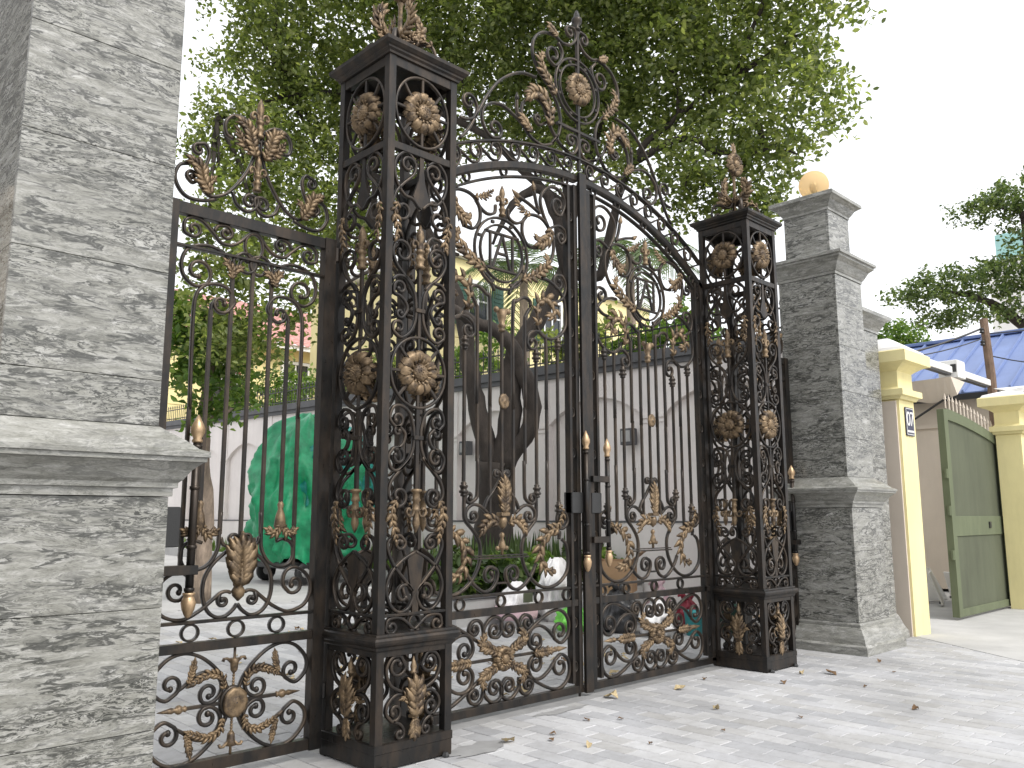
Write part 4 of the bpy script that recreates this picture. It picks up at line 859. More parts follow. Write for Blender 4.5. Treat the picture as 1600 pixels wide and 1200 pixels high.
add_scrolls(['crest'],t,w=.023,d=.026)
q=MB(); box(q,-.014,.014,-.014,.014,4.70,6.16); part('centre_stem',q,t,'frame')
q=MB(); lathe(q,[(.014,6.12),(.036,6.13),(.036,6.145),(.02,6.155),(.05,6.20),(.055,6.23),(.05,6.245),(.035,6.25),(.028,6.29),(.012,6.33)],(0,0,0),10); part('finial',q,t,'frame',True)
o=part('oval_ring',ring_mesh(.31,.312,.020,.024,0,(0,5.50)),t,'iron',True); part('ring',ring_mesh(.25,.255,.018,.024,0,(0,5.50)),o,'iron',True)
for k in range(8):
    a=PI/8+k*PI/4; part('stud',bar(.28*math.cos(a),5.5+.28*math.sin(a)-.012,5.5+.28*math.sin(a)+.012,.03,.02),o)
sunflower(.16,t,(0,-.03,5.51),0,12)
q=MB(); box(q,-.30,.31,-.016,.016,5.07,5.094); part('horizontal_bar',q,t,'frame')
for k in (-1,1):
    A=lambda P,w,lf=.5,n=7,y=-.014: part('leaf_ornament',acanthus([(-a,b) for a,b in P],w*1.28,y,k,lf,n),t,'gold',True)
    A([(-.34,5.33),(-.42,5.42),(-.50,5.50),(-.545,5.60),(-.52,5.65)],.055); A([(-.44,5.0),(-.43,5.13),(-.52,5.25),(-.64,5.24),(-.70,5.18)],.07,.5,8)
    A([(-.30,5.93),(-.36,5.96),(-.41,5.99)],.04,.5,4); A([(-.66,4.86),(-.73,4.92),(-.78,4.96)],.045,.5,5)
    q=MB(); lathe(q,[(.008,0),(.022,.02),(.018,.04),(.004,.08)],(k*.815,0,5.11),7); part('bud',q,t,'iron',True)

def wing(s,cx,label,group,hu=-.335):
    t=thing('side_gate',label,'gate',(cx,GY,0),0,group)
    C=lambda u:u*s
    def bx(name,u0,u1,z0,z1,d=.055,m='frame',bev=.003): a,b=sorted((C(u0),C(u1))); q=MB(); box(q,a,b,-d/2,d/2,z0,z1,bev); return part(name,q,t,m)
    hw=.595
    bx('stile',-hw,-hw+.085,.05,3.405,.07); bx('stile',hw-.085,hw,.05,3.405,.07)
    bx('rail',-hw+.085,hw-.085,3.325,3.40); bx('rail',-hw+.085,hw-.085,3.122,3.140,.045); bx('rail',-hw+.085,hw-.085,.888,.906,.045); bx('rail',-hw+.085,hw-.085,.730,.783); bx('rail',-hw+.085,hw-.085,.055,.122)
    for u in (-.285,0,.27): part('ring',ring_mesh(.050,.046,.013,.03,0,(C(u),.838),22),t,'iron',True)
    add_scrolls(['wcrest','wband','wing','wlow'],t,w=.020)
    fl=lambda p: None if p is None else (p[0],.836-p[1])
    for (P,c0,c1) in T['wlow']:
        for k in (1,-1): part('scroll',scroll_mesh([fl(p) for p in P],fl(c0),fl(c1),.021,.024,0,k),t,'iron',True)
    part('vertical_bar',bar(0,1.36,3.12),t)
    for k in (-1,1):
        part('vertical_bar',bar(k*.135,1.40,3.02),t); part('vertical_bar',bar(k*.265,1.52,2.76),t); part('vertical_bar',bar(k*.366,1.20,2.15),t)
        q=MB(); sweep(q,catmull([(k*.265,2.74),(k*.262,2.80),(k*.235,2.82),(k*.225,2.79)],5),.018,.02); part('scroll',q,t,'iron',True)
    part('ring',ring_mesh(.062,.085,.016,.024,0,(0,3.225),24),t,'iron',True)
    part('spear_finial',spear(0,3.97,4.245,-.002),t,'gold',True); part('spear_finial',spear(0,3.60,3.86,-.002),t,'gold',True)
    q=MB(); sweep(q,[(-.12,3.945),(.12,3.945)],.018,.022); part('horizontal_bar',q,t)
    rosette(t,0,.418,-.03,.075)
    bp=part('boss_plate',ring_mesh(.06,.068,.05,.03,0,(0,.418)),t,'iron',True)
    # tulip
    part('leaf_ornament',acanthus([(0,1.10),(0,1.17),(0,1.25),(0,1.31)],.115,-.02,1,.35,7),t,'gold',True)
    q=MB(); lathe(q,[(.006,1.0),(.035,1.03),(.042,1.06),(.028,1.085),(.034,1.095),(.034,1.11),(.028,1.12)],(0,-.006,0),10); part('cup',q,t,'gold',True)
    for k in (-1,1):
        A=lambda P,w,lf=.5,n=7,y=-.014: part('leaf_ornament',acanthus(P,w,y,k,lf,n),t,'gold',True)
        A([(.035,3.82),(.065,3.91),(.085,3.99),(.14,4.03)],.062,.6,7); A([(.05,3.83),(.12,3.89),(.165,3.965)],.045,.6,5)
        A([(.32,3.49),(.37,3.56),(.395,3.635),(.45,3.672)],.06,.6,7); A([(.33,3.50),(.33,3.56),(.30,3.60)],.035,.6,4)
        A([(.15,2.98),(.155,3.04),(.19,3.08)],.04,.5,4); A([(.15,2.99),(.125,3.04),(.09,3.06)],.035,.5,4)
        q=MB(); lathe(q,[(.012,1.60),(.022,1.58),(.016,1.55),(.03,1.51),(.04,1.44),(.02,1.42)],(k*.265,0,0),8); part('cup',q,t,'gold',True)
        A([(.265,1.45),(.31,1.40),(.36,1.42)],.04,.5,4); A([(.265,1.45),(.22,1.40),(.17,1.42)],.04,.5,4)
        for zz in (1,-1):
            f=lambda z:.418+zz*(z-.418)
            A([(.07,f(.50)),(.085,f(.565)),(.15,f(.595)),(.22,f(.575)),(.28,f(.545))],.034,.55,9); A([(.285,f(.555)),(.265,f(.62)),(.255,f(.68))],.028,.4,6)
        q=MB(); sweep(q,[(k*.05,.418),(k*.30,.418)],.02,.022); part('horizontal_bar',q,t)
        q=MB(); lathe(q,[(.012,0),(.02,.01),(.012,.02),(.026,.04),(.026,.055),(.012,.07),(.018,.09),(.002,.17)],(0,0,0),7); part('spear_finial',q,t,'gold',True,(0,k*PI/2,0),(k*.28,0,.418))
    for zz in (1,-1):
        q=MB(); f=lambda z:.418+zz*(z-.418)
        for i in range(6): ball(q,(0,0,f(.50+i*.017)),.010,6)
        box(q,-.006,.006,-.006,.006,*sorted((f(.60),f(.735))))
        lathe(q,[(.012,f(.585)),(.022,f(.60)),(.026,f(.64)),(.036,f(.665))],(0,0,0),8)
        for k in (-1,1): sweep(q,[(k*a,f(z)) for a,z in ((.02,.645),(.045,.668),(.065,.668),(.072,.652))],.014,.02)
        part('tulip_cup',q,t,'gold',True)
    o=vase_rod(t,'pull_handle',C(hu),-.07,.93,2.07,.024)
    for z in (1.20,): q=MB(); a,b=sorted((C(-.51 if hu>-.4 else -.56),C(hu+.035))); box(q,a,b,-.10,-.034,z-.027,z+.027,.003); part('bracket',q,o,'frame')
    q=MB(); a,b=sorted((C(-.62),C(-.40))); box(q,a,b,-.045,.045,1.33,1.56,.004); part('lock_case',q,t,'black')
    for z in (.4,3.3):
        q=MB(); lathe(q,[(.015,z-.05),(.02,z-.045),(.02,z+.045),(.015,z+.05)],(C(.607),-.02,0),8); part('hinge',q,t,'frame')
    return t
wing(1,-.62,'flat topped iron side gate between the near granite pillar and big post','flat topped iron side gates')
wing(-1,5.815,'narrow looking side gate between the far iron post and globe lamp pillar','flat topped iron side gates',-.465)
# ------------------------------------------------------------------ trees and plants
CROWN=[((2.5,8.11,8.04),.45),((2.25,8.05,7.21),.33),((2.35,7.73,6.44),.38),((3.3,7.98,9.3),.75),((3.48,8.16,8.74),1.2),((3.12,8.06,7.55),1),((2.5,7.56,6.15),.75),((3.77,7.65,6.5),.9),((2.24,7.33,5.13),.6),((3.02,7.24,5.27),.75),((1.98,7.07,4.27),.5),((2.73,7.01,4.38),.55),((3.36,7.03,4.69),.5),((4.17,7.93,9.89),1.4),((4.39,8.16,7.87),1.3),((4.96,7.11,10.11),1.4),((5.43,7.7,8.54),1.3),((5.26,8.2,7.04),.9),((5.66,6.37,10.34),1.3),((6.18,6.08,9.32),1.3),((6.17,5.25,9.93),1.3),((6.76,6.37,8.66),.9),((7.07,5.21,9.32),1.4),((7.25,5.23,8.43),.9),((7,4.38,10.15),1.3),((7.57,4.02,9.28),1.4),((7.82,4.67,8.42),1),((7.56,3.19,9.85),1.2),((7.92,3.1,8.69),1.3),((7.99,3.82,8.3),.7),((7.93,2.23,9.34),1.2),((8.13,2.28,8.23),1.1),((7.67,2.28,7.11),.8),((7.45,2.62,6.53),.55),((8.12,1.47,8.76),1),((8.01,1.59,7.4),.9),((7.67,1.87,6.37),.7),((7.94,1.29,6.48),.65),((8.03,.98,7.5),.75),((8.23,.71,8.48),.7),((8.18,.64,7.72),.45),((4.86,6.27,11.13),1.6),((6.16,4.34,10.9),1.6),((7.29,2.59,10.56),1.5),((2.76,7.68,10.9),1.5),((7.77,.92,9.6),1.1),((7.74,1.61,5.92),.4),((6.5,7.52,8.3),.6),((4.6,8.3,6.7),.6),((4.2,7.6,5.9),.6),((3.7,7.3,5.5),.5),((5.3,8.2,6.4),.5),((7.5,3.6,7.4),.55),((7.6,3.1,6.9),.5),((7.7,2.4,6.2),.5),((7.0,4.7,7.7),.6),((3.0,7.6,7.0),.6),((2.8,7.2,4.0),.4)]
LIMB={'trunk':[(6.82,6.38,.30),(6.66,6.04,1.58),(6.53,5.85,2.42)],'a':[(6.5,5.91,2.26),(6.22,5.96,3.25),(6.14,6.13,4.13),(6.05,6.19,4.9),(5.89,6.56,5.84),(5.6,7.12,7.2)],'b':[(6.6,5.82,2.21),(6.53,5.52,3.24),(6.47,5.39,4.07),(6.79,5.06,4.82),(7.13,4.83,5.61),(7.27,4.78,6.53),(7.55,4.53,7.69),(7.64,4.15,9.0),(7.46,4.04,10.31)],'c':[(6.57,5.68,2.31),(6.73,5.21,3.12),(6.52,5.24,3.9),(6.06,5.29,4.42),(5.58,5.45,4.58),(4.97,5.44,4.78)],'d':[(7.09,4.76,5.48),(6.81,4.7,6.39),(6.56,4.83,6.86),(6.12,5.06,6.53),(5.83,5.21,5.85)],'e':[(7.18,4.79,5.56),(7.4,4.32,5.45),(7.38,4.09,5.94),(7.43,3.63,7.15),(7.74,2.88,7.88),(8.0,1.97,8.28)],'f':[(7.26,4.77,6.64),(6.62,5.25,7.29),(6.04,5.92,8.13),(4.98,7.09,8.78),(3.65,8.02,8.64),(2.45,8.08,7.89)],'g':[(7.43,3.63,7.2),(7.69,2.75,7.43),(7.82,2.15,7.01),(8.03,1.52,6.98)]}
RAD=dict(trunk=[.40,.30,.29],a=[.17,.15,.14,.13,.11,.07],b=[.22,.18,.155,.14,.12,.095,.07,.045,.025],c=[.15,.14,.13,.11,.10,.07],d=[.10,.10,.085,.065,.025],e=[.09,.09,.085,.065,.045,.02],f=[.08,.07,.06,.05,.04,.02],g=[.07,.05,.04,.02])
def limb(P,r,seed=0):
    g=random.Random(seed); p=catmull([tuple(q) for q in P],5); n=len(p); rr=[np.interp(i/(n-1)*(len(r)-1),range(len(r)),r)*g.uniform(.93,1.08) for i in range(n)]
    p=[tuple(c+g.uniform(-.018,.018) for c in q) for q in p]; mb=MB(); tube(mb,p,rr,10); return mb
t=thing('shade_tree','big shade tree with dark forked trunk and wide leafy crown behind the gate','tree')
limb(LIMB['trunk'],RAD['trunk'],3).obj('trunk',M['bark'],t,True)
for k in 'abcdefg': limb(LIMB[k],RAD[k],ord(k)).obj('branch',M['bark'],t,True)
g=random.Random(8)
for i in range(34):     # twigs reaching into the crown
    c,r=CROWN[g.randrange(len(CROWN))]; src=min((p for k in 'abefg' for p in LIMB[k][2:]),key=lambda p:(Vector(p)-Vector(c)).length)
    if (Vector(src)-Vector(c)).length<3.2: limb([src,tuple((Vector(src)+Vector(c))/2+Vector((g.uniform(-.2,.2),g.uniform(-.2,.2),.25))),tuple(Vector(c)+Vector((g.uniform(-.3,.3),g.uniform(-.3,.3),g.uniform(-.3,.4))))],[.045,.03,.012],i).obj('branch',M['bark'],t,True)
stuff(leaf_cloud('crown',[(c,(r*1.02,r*1.02,r*.9),1) for c,r in CROWN],104000,.097,M['leaf'],t,5,.29,26,.55))
t=thing('young_tree','thin pale trunked young tree standing left behind the side gate','tree')
limb([(3.02,8.94,.15),(2.89,8.73,1.68),(2.71,8.55,2.68),(2.61,8.22,3.95),(2.46,8.18,4.84)],[.15,.125,.11,.08,.04],2).obj('trunk',M['bark2'],t,True)
limb([(2.69,8.5,2.97),(2.77,7.97,3.09),(2.9,7.63,3.3)],[.05,.04,.02],4).obj('branch',M['bark2'],t,True)
stuff(leaf_cloud('crown',[((2.35,8.24,3.72),(.4,.4,.4)),((2.69,8.14,3.95),(.5,.5,.45)),((2.64,8.25,3.15),(.35,.35,.35)),((2.96,8.07,4.39),(.5,.5,.45)),((2.26,8.16,4.5),(.5,.5,.5)),((2.9,7.7,3.3),(.25,.25,.3))],3000,.125,M['leaf3'],t,12,.25,26,.5))
t=thing('umbrella_tree','dark flat layered tree reaching in at the right edge above the blue roof','tree')
limb([(25.73,2.35,0),(25.6,2.3,3.48),(25.27,2.15,6.48),(24.81,2.48,7.04),(23.92,3.19,7.79),(22.93,4.08,8.1)],[.34,.3,.24,.16,.11,.04],1).obj('trunk',M['bark'],t,True)
limb([(25.27,2.15,6.48),(24.8,2.2,8.35),(24.46,2.12,10.22),(23.96,2.55,10.5)],[.2,.15,.10,.03],2).obj('branch',M['bark'],t,True)
for a,b in (((24.81,2.48,7.04),(24.0,2.0,7.5)),((23.92,3.19,7.79),(23.0,3.5,7.6)),((24.8,2.2,8.35),(25.3,1.2,9.2))): limb([a,tuple((Vector(a)+Vector(b))/2+Vector((0,0,.1))),b],[.08,.06,.03],5).obj('branch',M['bark'],t,True)
stuff(leaf_cloud('crown',[((23.95,2.54,10.59),(1.,1.6,.40)),((24.39,2.05,10.87),(1.,1.4,.5)),((24.64,2.03,9.84),(.8,1.,.3)),((22.28,4.77,7.94),(.7,1.0,.28)),((22.93,4.08,8.16),(1.,1.3,.38)),((23.72,3.26,8.35),(1.,1.4,.5)),((24.51,2.45,8.53),(1.,1.4,.6)),((22.99,3.64,7.32),(.8,1.1,.3)),((24.04,2.58,7.41),(.8,1.,.4)),((22.7,4.26,7.09),(.4,.6,.25)),((25.3,1.2,9.3),(1.2,1.3,1.2))],13500,.12,M['leaf4'],t,7,.26,26,.0))
def shrub(label,clumps,n,size,mat,cat='shrub',name='shrub',stem=None,group=None,seed=1,sp=.22):
    t=thing(name,label,cat,group=group); c=Vector(clumps[0][0])
    for i in range(4):
        e=clumps[i%len(clumps)]; b=stem or (c.x,c.y,c.z-clumps[0][1][2]*1.2); limb([b,tuple((Vector(b)+Vector(e[0]))/2),e[0]],[.05,.035,.012],i+seed).obj('stem',M['bark'],t,True)
    stuff(leaf_cloud('foliage',clumps,n,size,M[mat],t,seed,sp,22)); return t
shrub('round bright green treetop left of the red roof beside the pillar',[((20,4.3,6.1),(.6,.75,.55)),((20.1,3.85,5.7),(.5,.6,.4)),((20,4.9,5.9),(.5,.6,.5))],4200,.11,'leaf3',stem=(20,4.3,0),seed=21)
hd=[((9.6,4.2,4.75),(.7,1.0,.55),'leaf3','yellow green bush behind the railing nearest the right gate post'),((9.7,6.5,4.95),(.7,1.1,.7),'leaf','loose bush behind the railing right of the tree trunk'),((9.8,9.4,5.0),(.8,1.2,.7),'leaf3','leafy bush behind the railing left of the tree trunk'),((9.8,13.5,5.1),(.8,1.3,.7),'leaf','olive bush behind the railing above the green tarp'),((9.8,18,5.3),(.8,1.6,.8),'leaf3','pale bush behind the railing far left by the yellow house'),((10.2,22,5.6),(.8,1.6,1.0),'leaf2','dark bush at the far left end of the garden wall')]
for i,(c,r,m_,l) in enumerate(hd): shrub(l,[(c,r),((c[0],c[1]+.7,c[2]-.15),(r[0]*.8,r[1]*.7,r[2]*.8))],1500,.13,m_,stem=(c[0],c[1],3.2),group='bushes behind the garden wall railing',seed=30+i)
t=shrub('bougainvillea with faded pink blossoms hanging over the wall at far left',[((8.9,20.5,6.4),(.6,1.1,.7)),((8.9,22.0,7.2),(.6,1.0,.8))],1300,.13,'leaf2',stem=(9.2,21,4),seed=44)
stuff(leaf_cloud('blossom',[((8.7,20.5,6.5),(.6,1.1,.7)),((8.7,22.0,7.2),(.6,1.0,.8))],900,.15,M['flower'],t,45,.18,16))
def palm(x,y,h,label,n=13,L=2.1,seed=1):
    t=thing('palm_tree',label,'palm tree',(x,y,0),0,'palm trees beyond the wall'); g=random.Random(seed)
    tube(q:=MB(),[(0,0,0),(.05,.03,h*.5),(0,0,h)],[.17,.14,.11],9); q.obj('trunk',M['bark2'],t,True)
    for i in range(n):
        a=2*PI*i/n+g.uniform(-.2,.2); el=g.uniform(-.1,1.0); mb=MB(); pts=[]
        for k in range(15):
            f=k/14; rr=L*f; pts.append(Vector((math.cos(a)*rr*math.cos(el*.8),math.sin(a)*rr*math.cos(el*.8),rr*math.sin(el)-L*.75*f*f)))
        tube(mb,pts,[.022*(1-k/16) for k in range(15)],4); sd=Vector((-math.sin(a),math.cos(a),0))
        for k in range(2,15):
            p=pts[k]; d=(pts[k]-pts[k-1]).normalized(); w=.62*L/2.1*math.sin(PI*min(1,.15+.8*k/14))
            for s in (-1,1):
                for o in (0,.5):
                    b=p-d*o*.14; tip=b+sd*s*w*.75+d*w*.6+Vector((0,0,-.35*w)); mb.add([b-d*.02,b+d*.02,(b+tip)/2+d*.025+Vector((0,0,.03)),tip,(b+tip)/2-d*.02+Vector((0,0,.03))],[(0,1,2,3,4)])
        mb.obj('frond',M['palm'],t,False,(0,0,h))
palm(13.3,11.9,8.5,'fan of pale palm fronds seen behind the left gate emblem',14,2.3,3)
palm(14.4,9.0,8.4,'drooping palm fronds seen behind the right gate emblem',14,2.3,6)
def blades(label,x0,x1,y0,y1,z,n,h,mat,seed,cat='plants',name='sword_plants'):
    g=random.Random(seed); mb=MB()
    for i in range(n):
        x,y=g.uniform(x0,x1),g.uniform(y0,y1); hh=h*g.uniform(.6,1.1); a=g.uniform(0,PI); w=g.uniform(.018,.032); lx,ly=g.uniform(-.12,.12),g.uniform(-.12,.12); c,s=math.cos(a)*w,math.sin(a)*w; nx,ny=-math.sin(a)*.012,math.cos(a)*.012
        vs=[]
        for f,k in ((0,.6),(.35,1.),(.7,.85)): vs+=[(x+lx*f-c*k,y+ly*f-s*k,z+hh*f),(x+lx*f+nx,y+ly*f+ny,z+hh*f),(x+lx*f+c*k,y+ly*f+s*k,z+hh*f)]
        vs.append((x+lx,y+ly,z+hh)); mb.add(vs,[(0,1,4,3),(1,2,5,4),(3,4,7,6),(4,5,8,7),(6,7,9),(7,8,9)])
    return stuff(tag(mb.obj(name,M[mat]),label,cat))
blades('upright sword leaved plants massed around the foot of the big tree',5.4,8.0,5.2,6.8,.36,420,.85,'leaf2',3)
blades('grassy green plants filling the low bed along the far wall',7.45,8.3,9.6,24.5,.35,900,.55,'leaf3',5,'plants','bed_plants')
for i,(x,y,r,l) in enumerate(((4.75,4.75,.36,'broad leaved bush at the left front corner of the tree bed'),(5.45,4.7,.36,'broad leaved bush in the tree bed left of the white bag'),(6.3,4.75,.34,'broad leaved bush in the tree bed behind the white bag'),(7.2,4.8,.34,'broad leaved bush in the tree bed behind the cardboard box'),(7.85,4.75,.3,'broad leaved bush at the right end of the tree bed'))):
    shrub(l,[((x,y,.62),(r,r*.9,r*.75)),((x+.2,y+.2,.75),(r*.7,r*.7,r*.6))],620,.17,('leaf2','leaf2','leaf3','leaf2','leaf3')[i],'plant','leafy_plant',(x,y,.3),'broad leaved plants in the tree bed',60+i,.14)
# ------------------------------------------------------------------ tarp covered thing
from mathutils import noise as _nz
def blob(mb,c,r,seed,nz=12,na=22,fold=.12,flat=.0,top=1.0,folds=7):
    g=random.Random(seed); ph=[g.uniform(0,6.28) for _ in range(6)]; vs=[];fs=[]
    for i in range(nz+1):
        f=i/nz; z=c[2]+r[2]*2*f; rad=(math.sin(PI*(.12+.84*f))**.55)*(1-(1-top)*f)
        for k in range(na):
            a=2*PI*k/na; w=1+fold*(math.sin(folds*a+ph[0]+f*2.2)*.5+math.sin((folds+4)*a+ph[1]-f*4)*.35+math.sin(3*a+ph[2]+f*5)*.5)*(.35+.65*math.sin(PI*f))+fold*.6*math.sin(f*9+ph[3]+2*a)
            w*=1+.30*(_nz.ridged_multi_fractal((1.6*math.cos(a)+seed,1.6*math.sin(a),2.6*f),.9,2.1,4,.9,2.)-1.1); vs.append((c[0]+r[0]*rad*w*math.cos(a),c[1]+r[1]*rad*w*math.sin(a),z+fold*.35*r[2]*math.sin(5*a+ph[4]+f*6)*f))
    for i in range(nz):
        for k in range(na): fs.append((i*na+k,i*na+(k+1)%na,(i+1)*na+(k+1)%na,(i+1)*na+k))
    fs.append(tuple(range(na-1,-1,-1))); fs.append(tuple(range(nz*na,(nz+1)*na))); mb.add(vs,fs); return mb
t=thing('tarp_covered_cart','tall cart wrapped in a crumpled green plastic tarp in the courtyard','tarp covered cart',(6.2,11.1,slope(11.1)))
def tarp_mesh(z0,prof,seed,na=96):
    g=random.Random(seed); ph=[g.uniform(0,6.28) for _ in range(8)]; vs=[];fs=[]; nz=40; from mathutils import noise as _nz; cr=lambda a,f:.16*_nz.ridged_multi_fractal((1.9*math.cos(a)+seed,1.9*math.sin(a),3.2*f),.8,2.1,4,.9,2.)-.16
    for i in range(nz+1):
        f=i/nz; s=np.interp(f,[p[0] for p in prof],[p[1] for p in prof]); z=z0+f*(prof[-1][2]-z0)
        for k in range(na):
            a=2*PI*k/na; cx=abs(math.cos(a))**.75*math.copysign(1,math.cos(a)); cy=abs(math.sin(a))**.75*math.copysign(1,math.sin(a))
            w=1+cr(a,f)+.030*math.sin(9*a+ph[0]+3*f)+.024*math.sin(17*a+ph[1]-5*f)+.04*math.sin(4*a+ph[2]+4*f)+.022*math.sin(27*a+9*f+ph[3])+.025*math.sin(14*f+3*a+ph[4])+.015*math.sin(31*f-7*a+ph[5])
            vs.append((1.0*s*w*cx,.85*s*w*cy,z+.07*math.sin(5*a+ph[6])*(f>.05)+(.10*math.sin(6*a+ph[7]) if i==0 else 0)))
    for i in range(nz):
        for k in range(na): fs.append((i*na+k,i*na+(k+1)%na,(i+1)*na+(k+1)%na,(i+1)*na+k))
    fs.append(tuple(range(nz*na,(nz+1)*na))); mb=MB(); mb.add(vs,fs); return mb
tarp_mesh(.42,[(0,1.0,0),(.3,1.2,0),(.6,1.15,0),(.82,.92,0),(.94,.62,0),(1,.2,3.35)],5).obj('tarp',M['tarp'],t,True)
q=tarp_mesh(1.55,[(0,1.08,0),(.5,1.0,0),(.8,.8,0),(.93,.55,0),(1,.2,3.2)],9); q.v=[(x*1.02+.28,y*1.02-.05,z) for x,y,z in q.v]; q.obj('tarp',M['tarp2'],t,True)
for k,(x,y) in enumerate(((-.5,-.75),(.55,-.75),(-.5,.75),(.55,.75))):
    q=MB(); lathe(q,[(.10,-.04),(.19,-.05),(.21,-.03),(.21,.03),(.19,.05),(.10,.04)],(0,0,0),16); w_=q.obj('wheel',M['black'],t,True,(x,y,.21),(PI/2,0,0)); q=MB(); lathe(q,[(.03,-.055),(.09,-.05),(.09,.05),(.03,.055)],(0,0,0),10); q.obj('hub',M['concrete'],w_,True)
q=MB(); box(q,-.9,.9,-.7,.7,.3,.42,.02); q.obj('bed',M['black'],t)
# ------------------------------------------------------------------ rubbish put out by the planter
def bag(name,label,x,y,r,mat,seed,cat='bag',top=.75,neck=True,fold=.16):
    t=thing(name,label,cat,(x,y,slope(y)-.01),0,'bags and tubs left by the tree bed')
    q=blob(MB(),(0,0,0),r,seed,20,48,fold,0,top,7); q.obj('sack',M[mat],t,True)
    if neck:
        g=random.Random(seed); q=MB()
        for s in (-1,1):
            p=[(s*.02,0,r[2]*1.9),(s*.09,g.uniform(-.03,.03),r[2]*2.15),(s*.14,.0,r[2]*2.3),(s*.17,.03,r[2]*2.12)]; tube(q,p,[.05,.04,.03,.012],7)
        q.obj('tied_ears',M[mat],t,True)
    return t
b=bag('rice_sack','white and pink printed sack standing in front of the tree bed',5.10,3.95,(.30,.24,.29),'bagw',3,'sack',.8,False,.07)
q=MB(); lathe(q,[(.304,.10),(.318,.16),(.318,.24),(.306,.28)],(0,0,0),26); q.v=[(x,y*.81,z) for x,y,z in q.v]; q.obj('pink_band',M['bagp'],b,True)
q=MB(); box(q,-.12,.05,-.262,-.25,.33,.45,.004); q.obj('green_print',M['green_panel'],b)
bag('plastic_bag','big white plastic bag standing tallest behind the printed sack',5.95,4.0,(.36,.28,.42),'bagw',7,'bag',.7,False,.24)
bag('plastic_bag','bright lime green plastic bag lying on the ground before the gate lock',5.35,3.15,(.30,.27,.16),'bagg',11)
bag('plastic_bag','pale blue white plastic bag leaning right of the big white bag',6.2,3.55,(.22,.2,.25),'bagw',17)
bag('rubbish_bag','black plastic rubbish bag under the cardboard box',5.75,2.72,(.36,.3,.27),'bagk',13)
bag('plastic_bag','white plastic bag in front of the turquoise tub',5.85,2.20,(.27,.24,.22),'bagw',19)
bag('plastic_bag','pinkish plastic bag resting right of the cardboard box',6.65,2.75,(.25,.22,.26),'bagp',23)
bag('plastic_bag','dark red plastic bag half hidden behind the white bag',6.75,2.35,(.18,.18,.2),'red',29)
t=thing('cardboard_box','open brown cardboard box standing on the black rubbish bag','box',(6.05,3.0,.50),.5,None); q=MB()
for a in ((-.3,.3,-.24,-.232,0,.42),(-.3,.3,.232,.24,0,.42),(-.3,-.292,-.231,.231,0,.42),(.292,.3,-.231,.231,0,.42),(-.29,.29,-.23,.23,0,.01)): box(q,*a)
q.obj('carton',M['card'],t)
for k,(rx,loc) in enumerate((((.9,0,0),(0,-.236,.42)),((-1.0,0,0),(0,.236,.42)))): q=MB(); box(q,-.29,.29,-.004,.004,.0,.19); q.obj('flap',M['card'],t,False,loc,rx)
def tub(label,x,y,r,h,mat,band=None,z=None):
    t=thing('plastic_tub',label,'tub',(x,y,slope(y) if z is None else z),0,'bags and tubs left by the tree bed'); q=MB(); lathe(q,[(r*.8,0),(r,h*.94),(r*1.08,h*.95),(r*1.08,h),(r*.95,h),(r*.75,h*.2)],(0,0,0),20); q.obj('body',M[mat],t,True)
    if band: q=MB(); lathe(q,[(r*.87,h*.28),(r*.985,h*.78),(r*.985,h*.79)],(0,0,0),20); q.v=[(x*1.02,y*1.02,z) for x,y,z in q.v]; q.obj('label_band',M[band],t,True)
tub('white tub with a blue band standing at the right end by the post',7.25,2.25,.15,.50,'bagw','blue2'); tub('plain white tub right of the blue banded one',7.45,1.95,.16,.46,'bagw'); tub('turquoise plastic tub low on the ground behind the right leaf',6.25,1.92,.12,.30,'teal2'); tub('dark green tub beside the turquoise one',6.75,1.72,.15,.36,'shutter')
# ------------------------------------------------------------------ fallen leaves
lm=[]
for k in range(4):
    g=random.Random(k); q=MB(); a=.5+.15*k; L_=1.0; vs=[]
    for f,w,zc in ((0,.04,0),(.3,.34,.10+.08*k),(.62,.30,.06),(1,.03,.22-.1*k)): vs+=[(f-.5,-w,zc+.16*w*(k+1)),(f-.5,0,zc),(f-.5,w,zc+.2*w*(3-k))]
    q.add(vs+[(x,y,z-.02) for x,y,z in vs],[(0,1,4,3),(1,2,5,4),(3,4,7,6),(4,5,8,7),(6,7,10,9),(7,8,11,10)]+[tuple(12+i for i in f[::-1]) for f in ((0,1,4,3),(1,2,5,4),(3,4,7,6),(4,5,8,7),(6,7,10,9),(7,8,11,10))]); lm.append((q.mesh('leaf'),q))
lp={}
def fallen(x,y,s,mat,label,group,k,rz):
    key=(k%4,mat); 
    if key not in lp: lp[key]=lm[k%4][1].mesh('fallen_leaf'); lp[key].materials.append(M[mat])
    o=bpy.data.objects.new('fallen_leaf',lp[key]); COL.objects.link(o); o.location=(x,y,slope(y)+.006); o.rotation_euler=(rng.uniform(-.15,.15),rng.uniform(-.15,.15),rz); s*=.82; o.scale=(s,s,s); tag(o,label,'leaf',group)
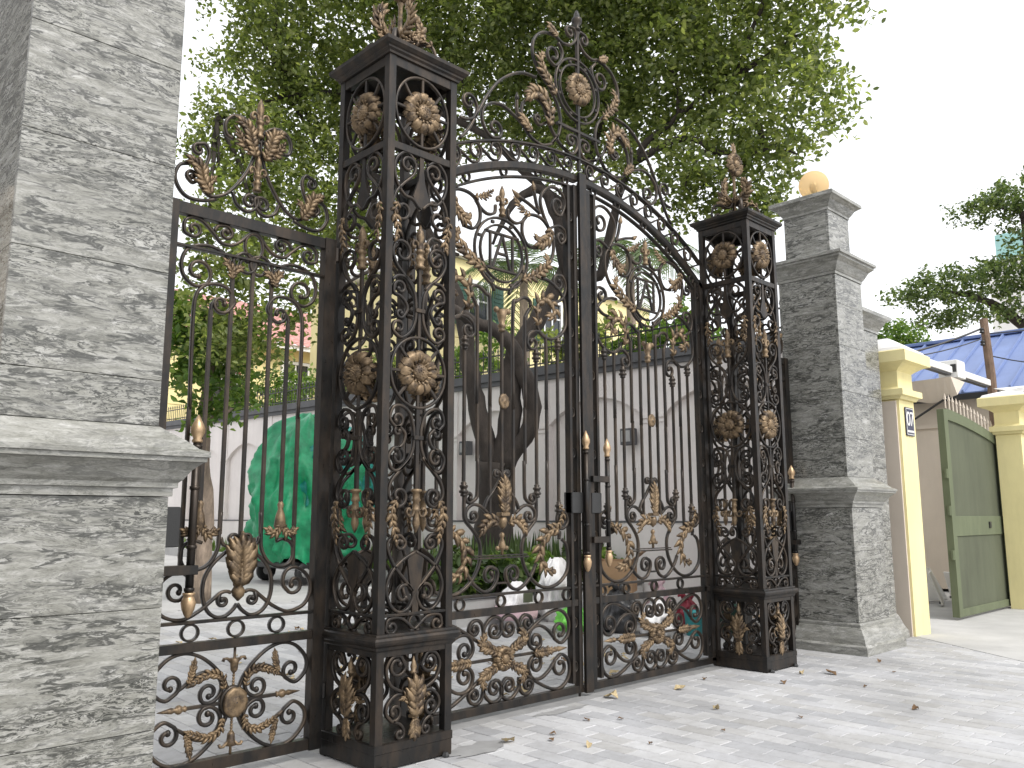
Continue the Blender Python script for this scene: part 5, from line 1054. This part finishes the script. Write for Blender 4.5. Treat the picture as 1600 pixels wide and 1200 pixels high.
FRONT=[(1.05,-.05,.15,'dry','pale yellow leaf lying nearest the foot of the big post'),(1.30,-.22,.07,'dryd','dark scrap of leaf just right of the pale yellow leaf'),(1.42,-.12,.06,'dryd','small dark leaf farther right of the big post foot'),(1.36,-.50,.07,'dry','greenish yellow leaf nearest the bottom edge below the left gate leaf'),(1.90,-.02,.07,'dryd','brown leaf in front of the middle of the left gate leaf'),(2.10,-.18,.06,'dryd','tiny brown leaf before the left gate leaf near the centre'),(2.65,.36,.17,'dry','large yellow leaf tucked against the gate bottom right of the centre stile'),(2.9,-.5,.09,'dry','buff leaf alone on the pavers below the gate centre'),(3.35,.15,.13,'dry','long tan leaf before the middle of the right gate leaf'),(3.9,.25,.08,'dryd','dark leaf close to the bottom rail of the right gate leaf'),(4.25,-.35,.10,'dryd','brown curled leaf left of the far post foot'),(4.8,-.25,.09,'dry','yellow leaf right at the front of the far post foot'),(5.0,-.45,.15,'dryd','big black brown leaf lying in front of the far post'),(3.1,-1.1,.06,'dryd','tiny dark leaf out in the open paving below the gate centre'),(4.6,-.95,.05,'dryd','tiny dark leaf in the open paving below the far post'),(6.0,-.5,.07,'dryd','small dark leaf before the base of the lamp pillar'),(5.5,-.85,.05,'dryd','tiny leaf in the paving left of the lamp pillar base'),(2.35,-.9,.05,'dryd','tiny leaf in the paving below the left gate leaf'),(1.7,-.75,.05,'dryd','tiny leaf nearest the bottom edge right of the greenish leaf'),(4.0,-1.6,.08,'dryd','dark leaf lowest in the open paving at the bottom right')]
for i,(x,y,s,m_,l) in enumerate(FRONT): fallen(x,y,s,m_,l,'dry leaves on the pavers before the gate',i,rng.uniform(0,6.3))
for i in range(120):
    y=rng.uniform(.9,5.5); x=rng.uniform(.9,min(6.2,2.5+y*1.2)); 
    if y>4 and x>4: continue
    m_='dry' if rng.random()<.65 else 'dryd'; fallen(x,y,rng.uniform(.05,.13),m_,'small %s fallen leaf scattered on the courtyard paving behind the gate'%('yellow' if m_=='dry' else 'brown'),'%s fallen leaves in the courtyard'%('yellow' if m_=='dry' else 'brown'),i,rng.uniform(0,6.3))
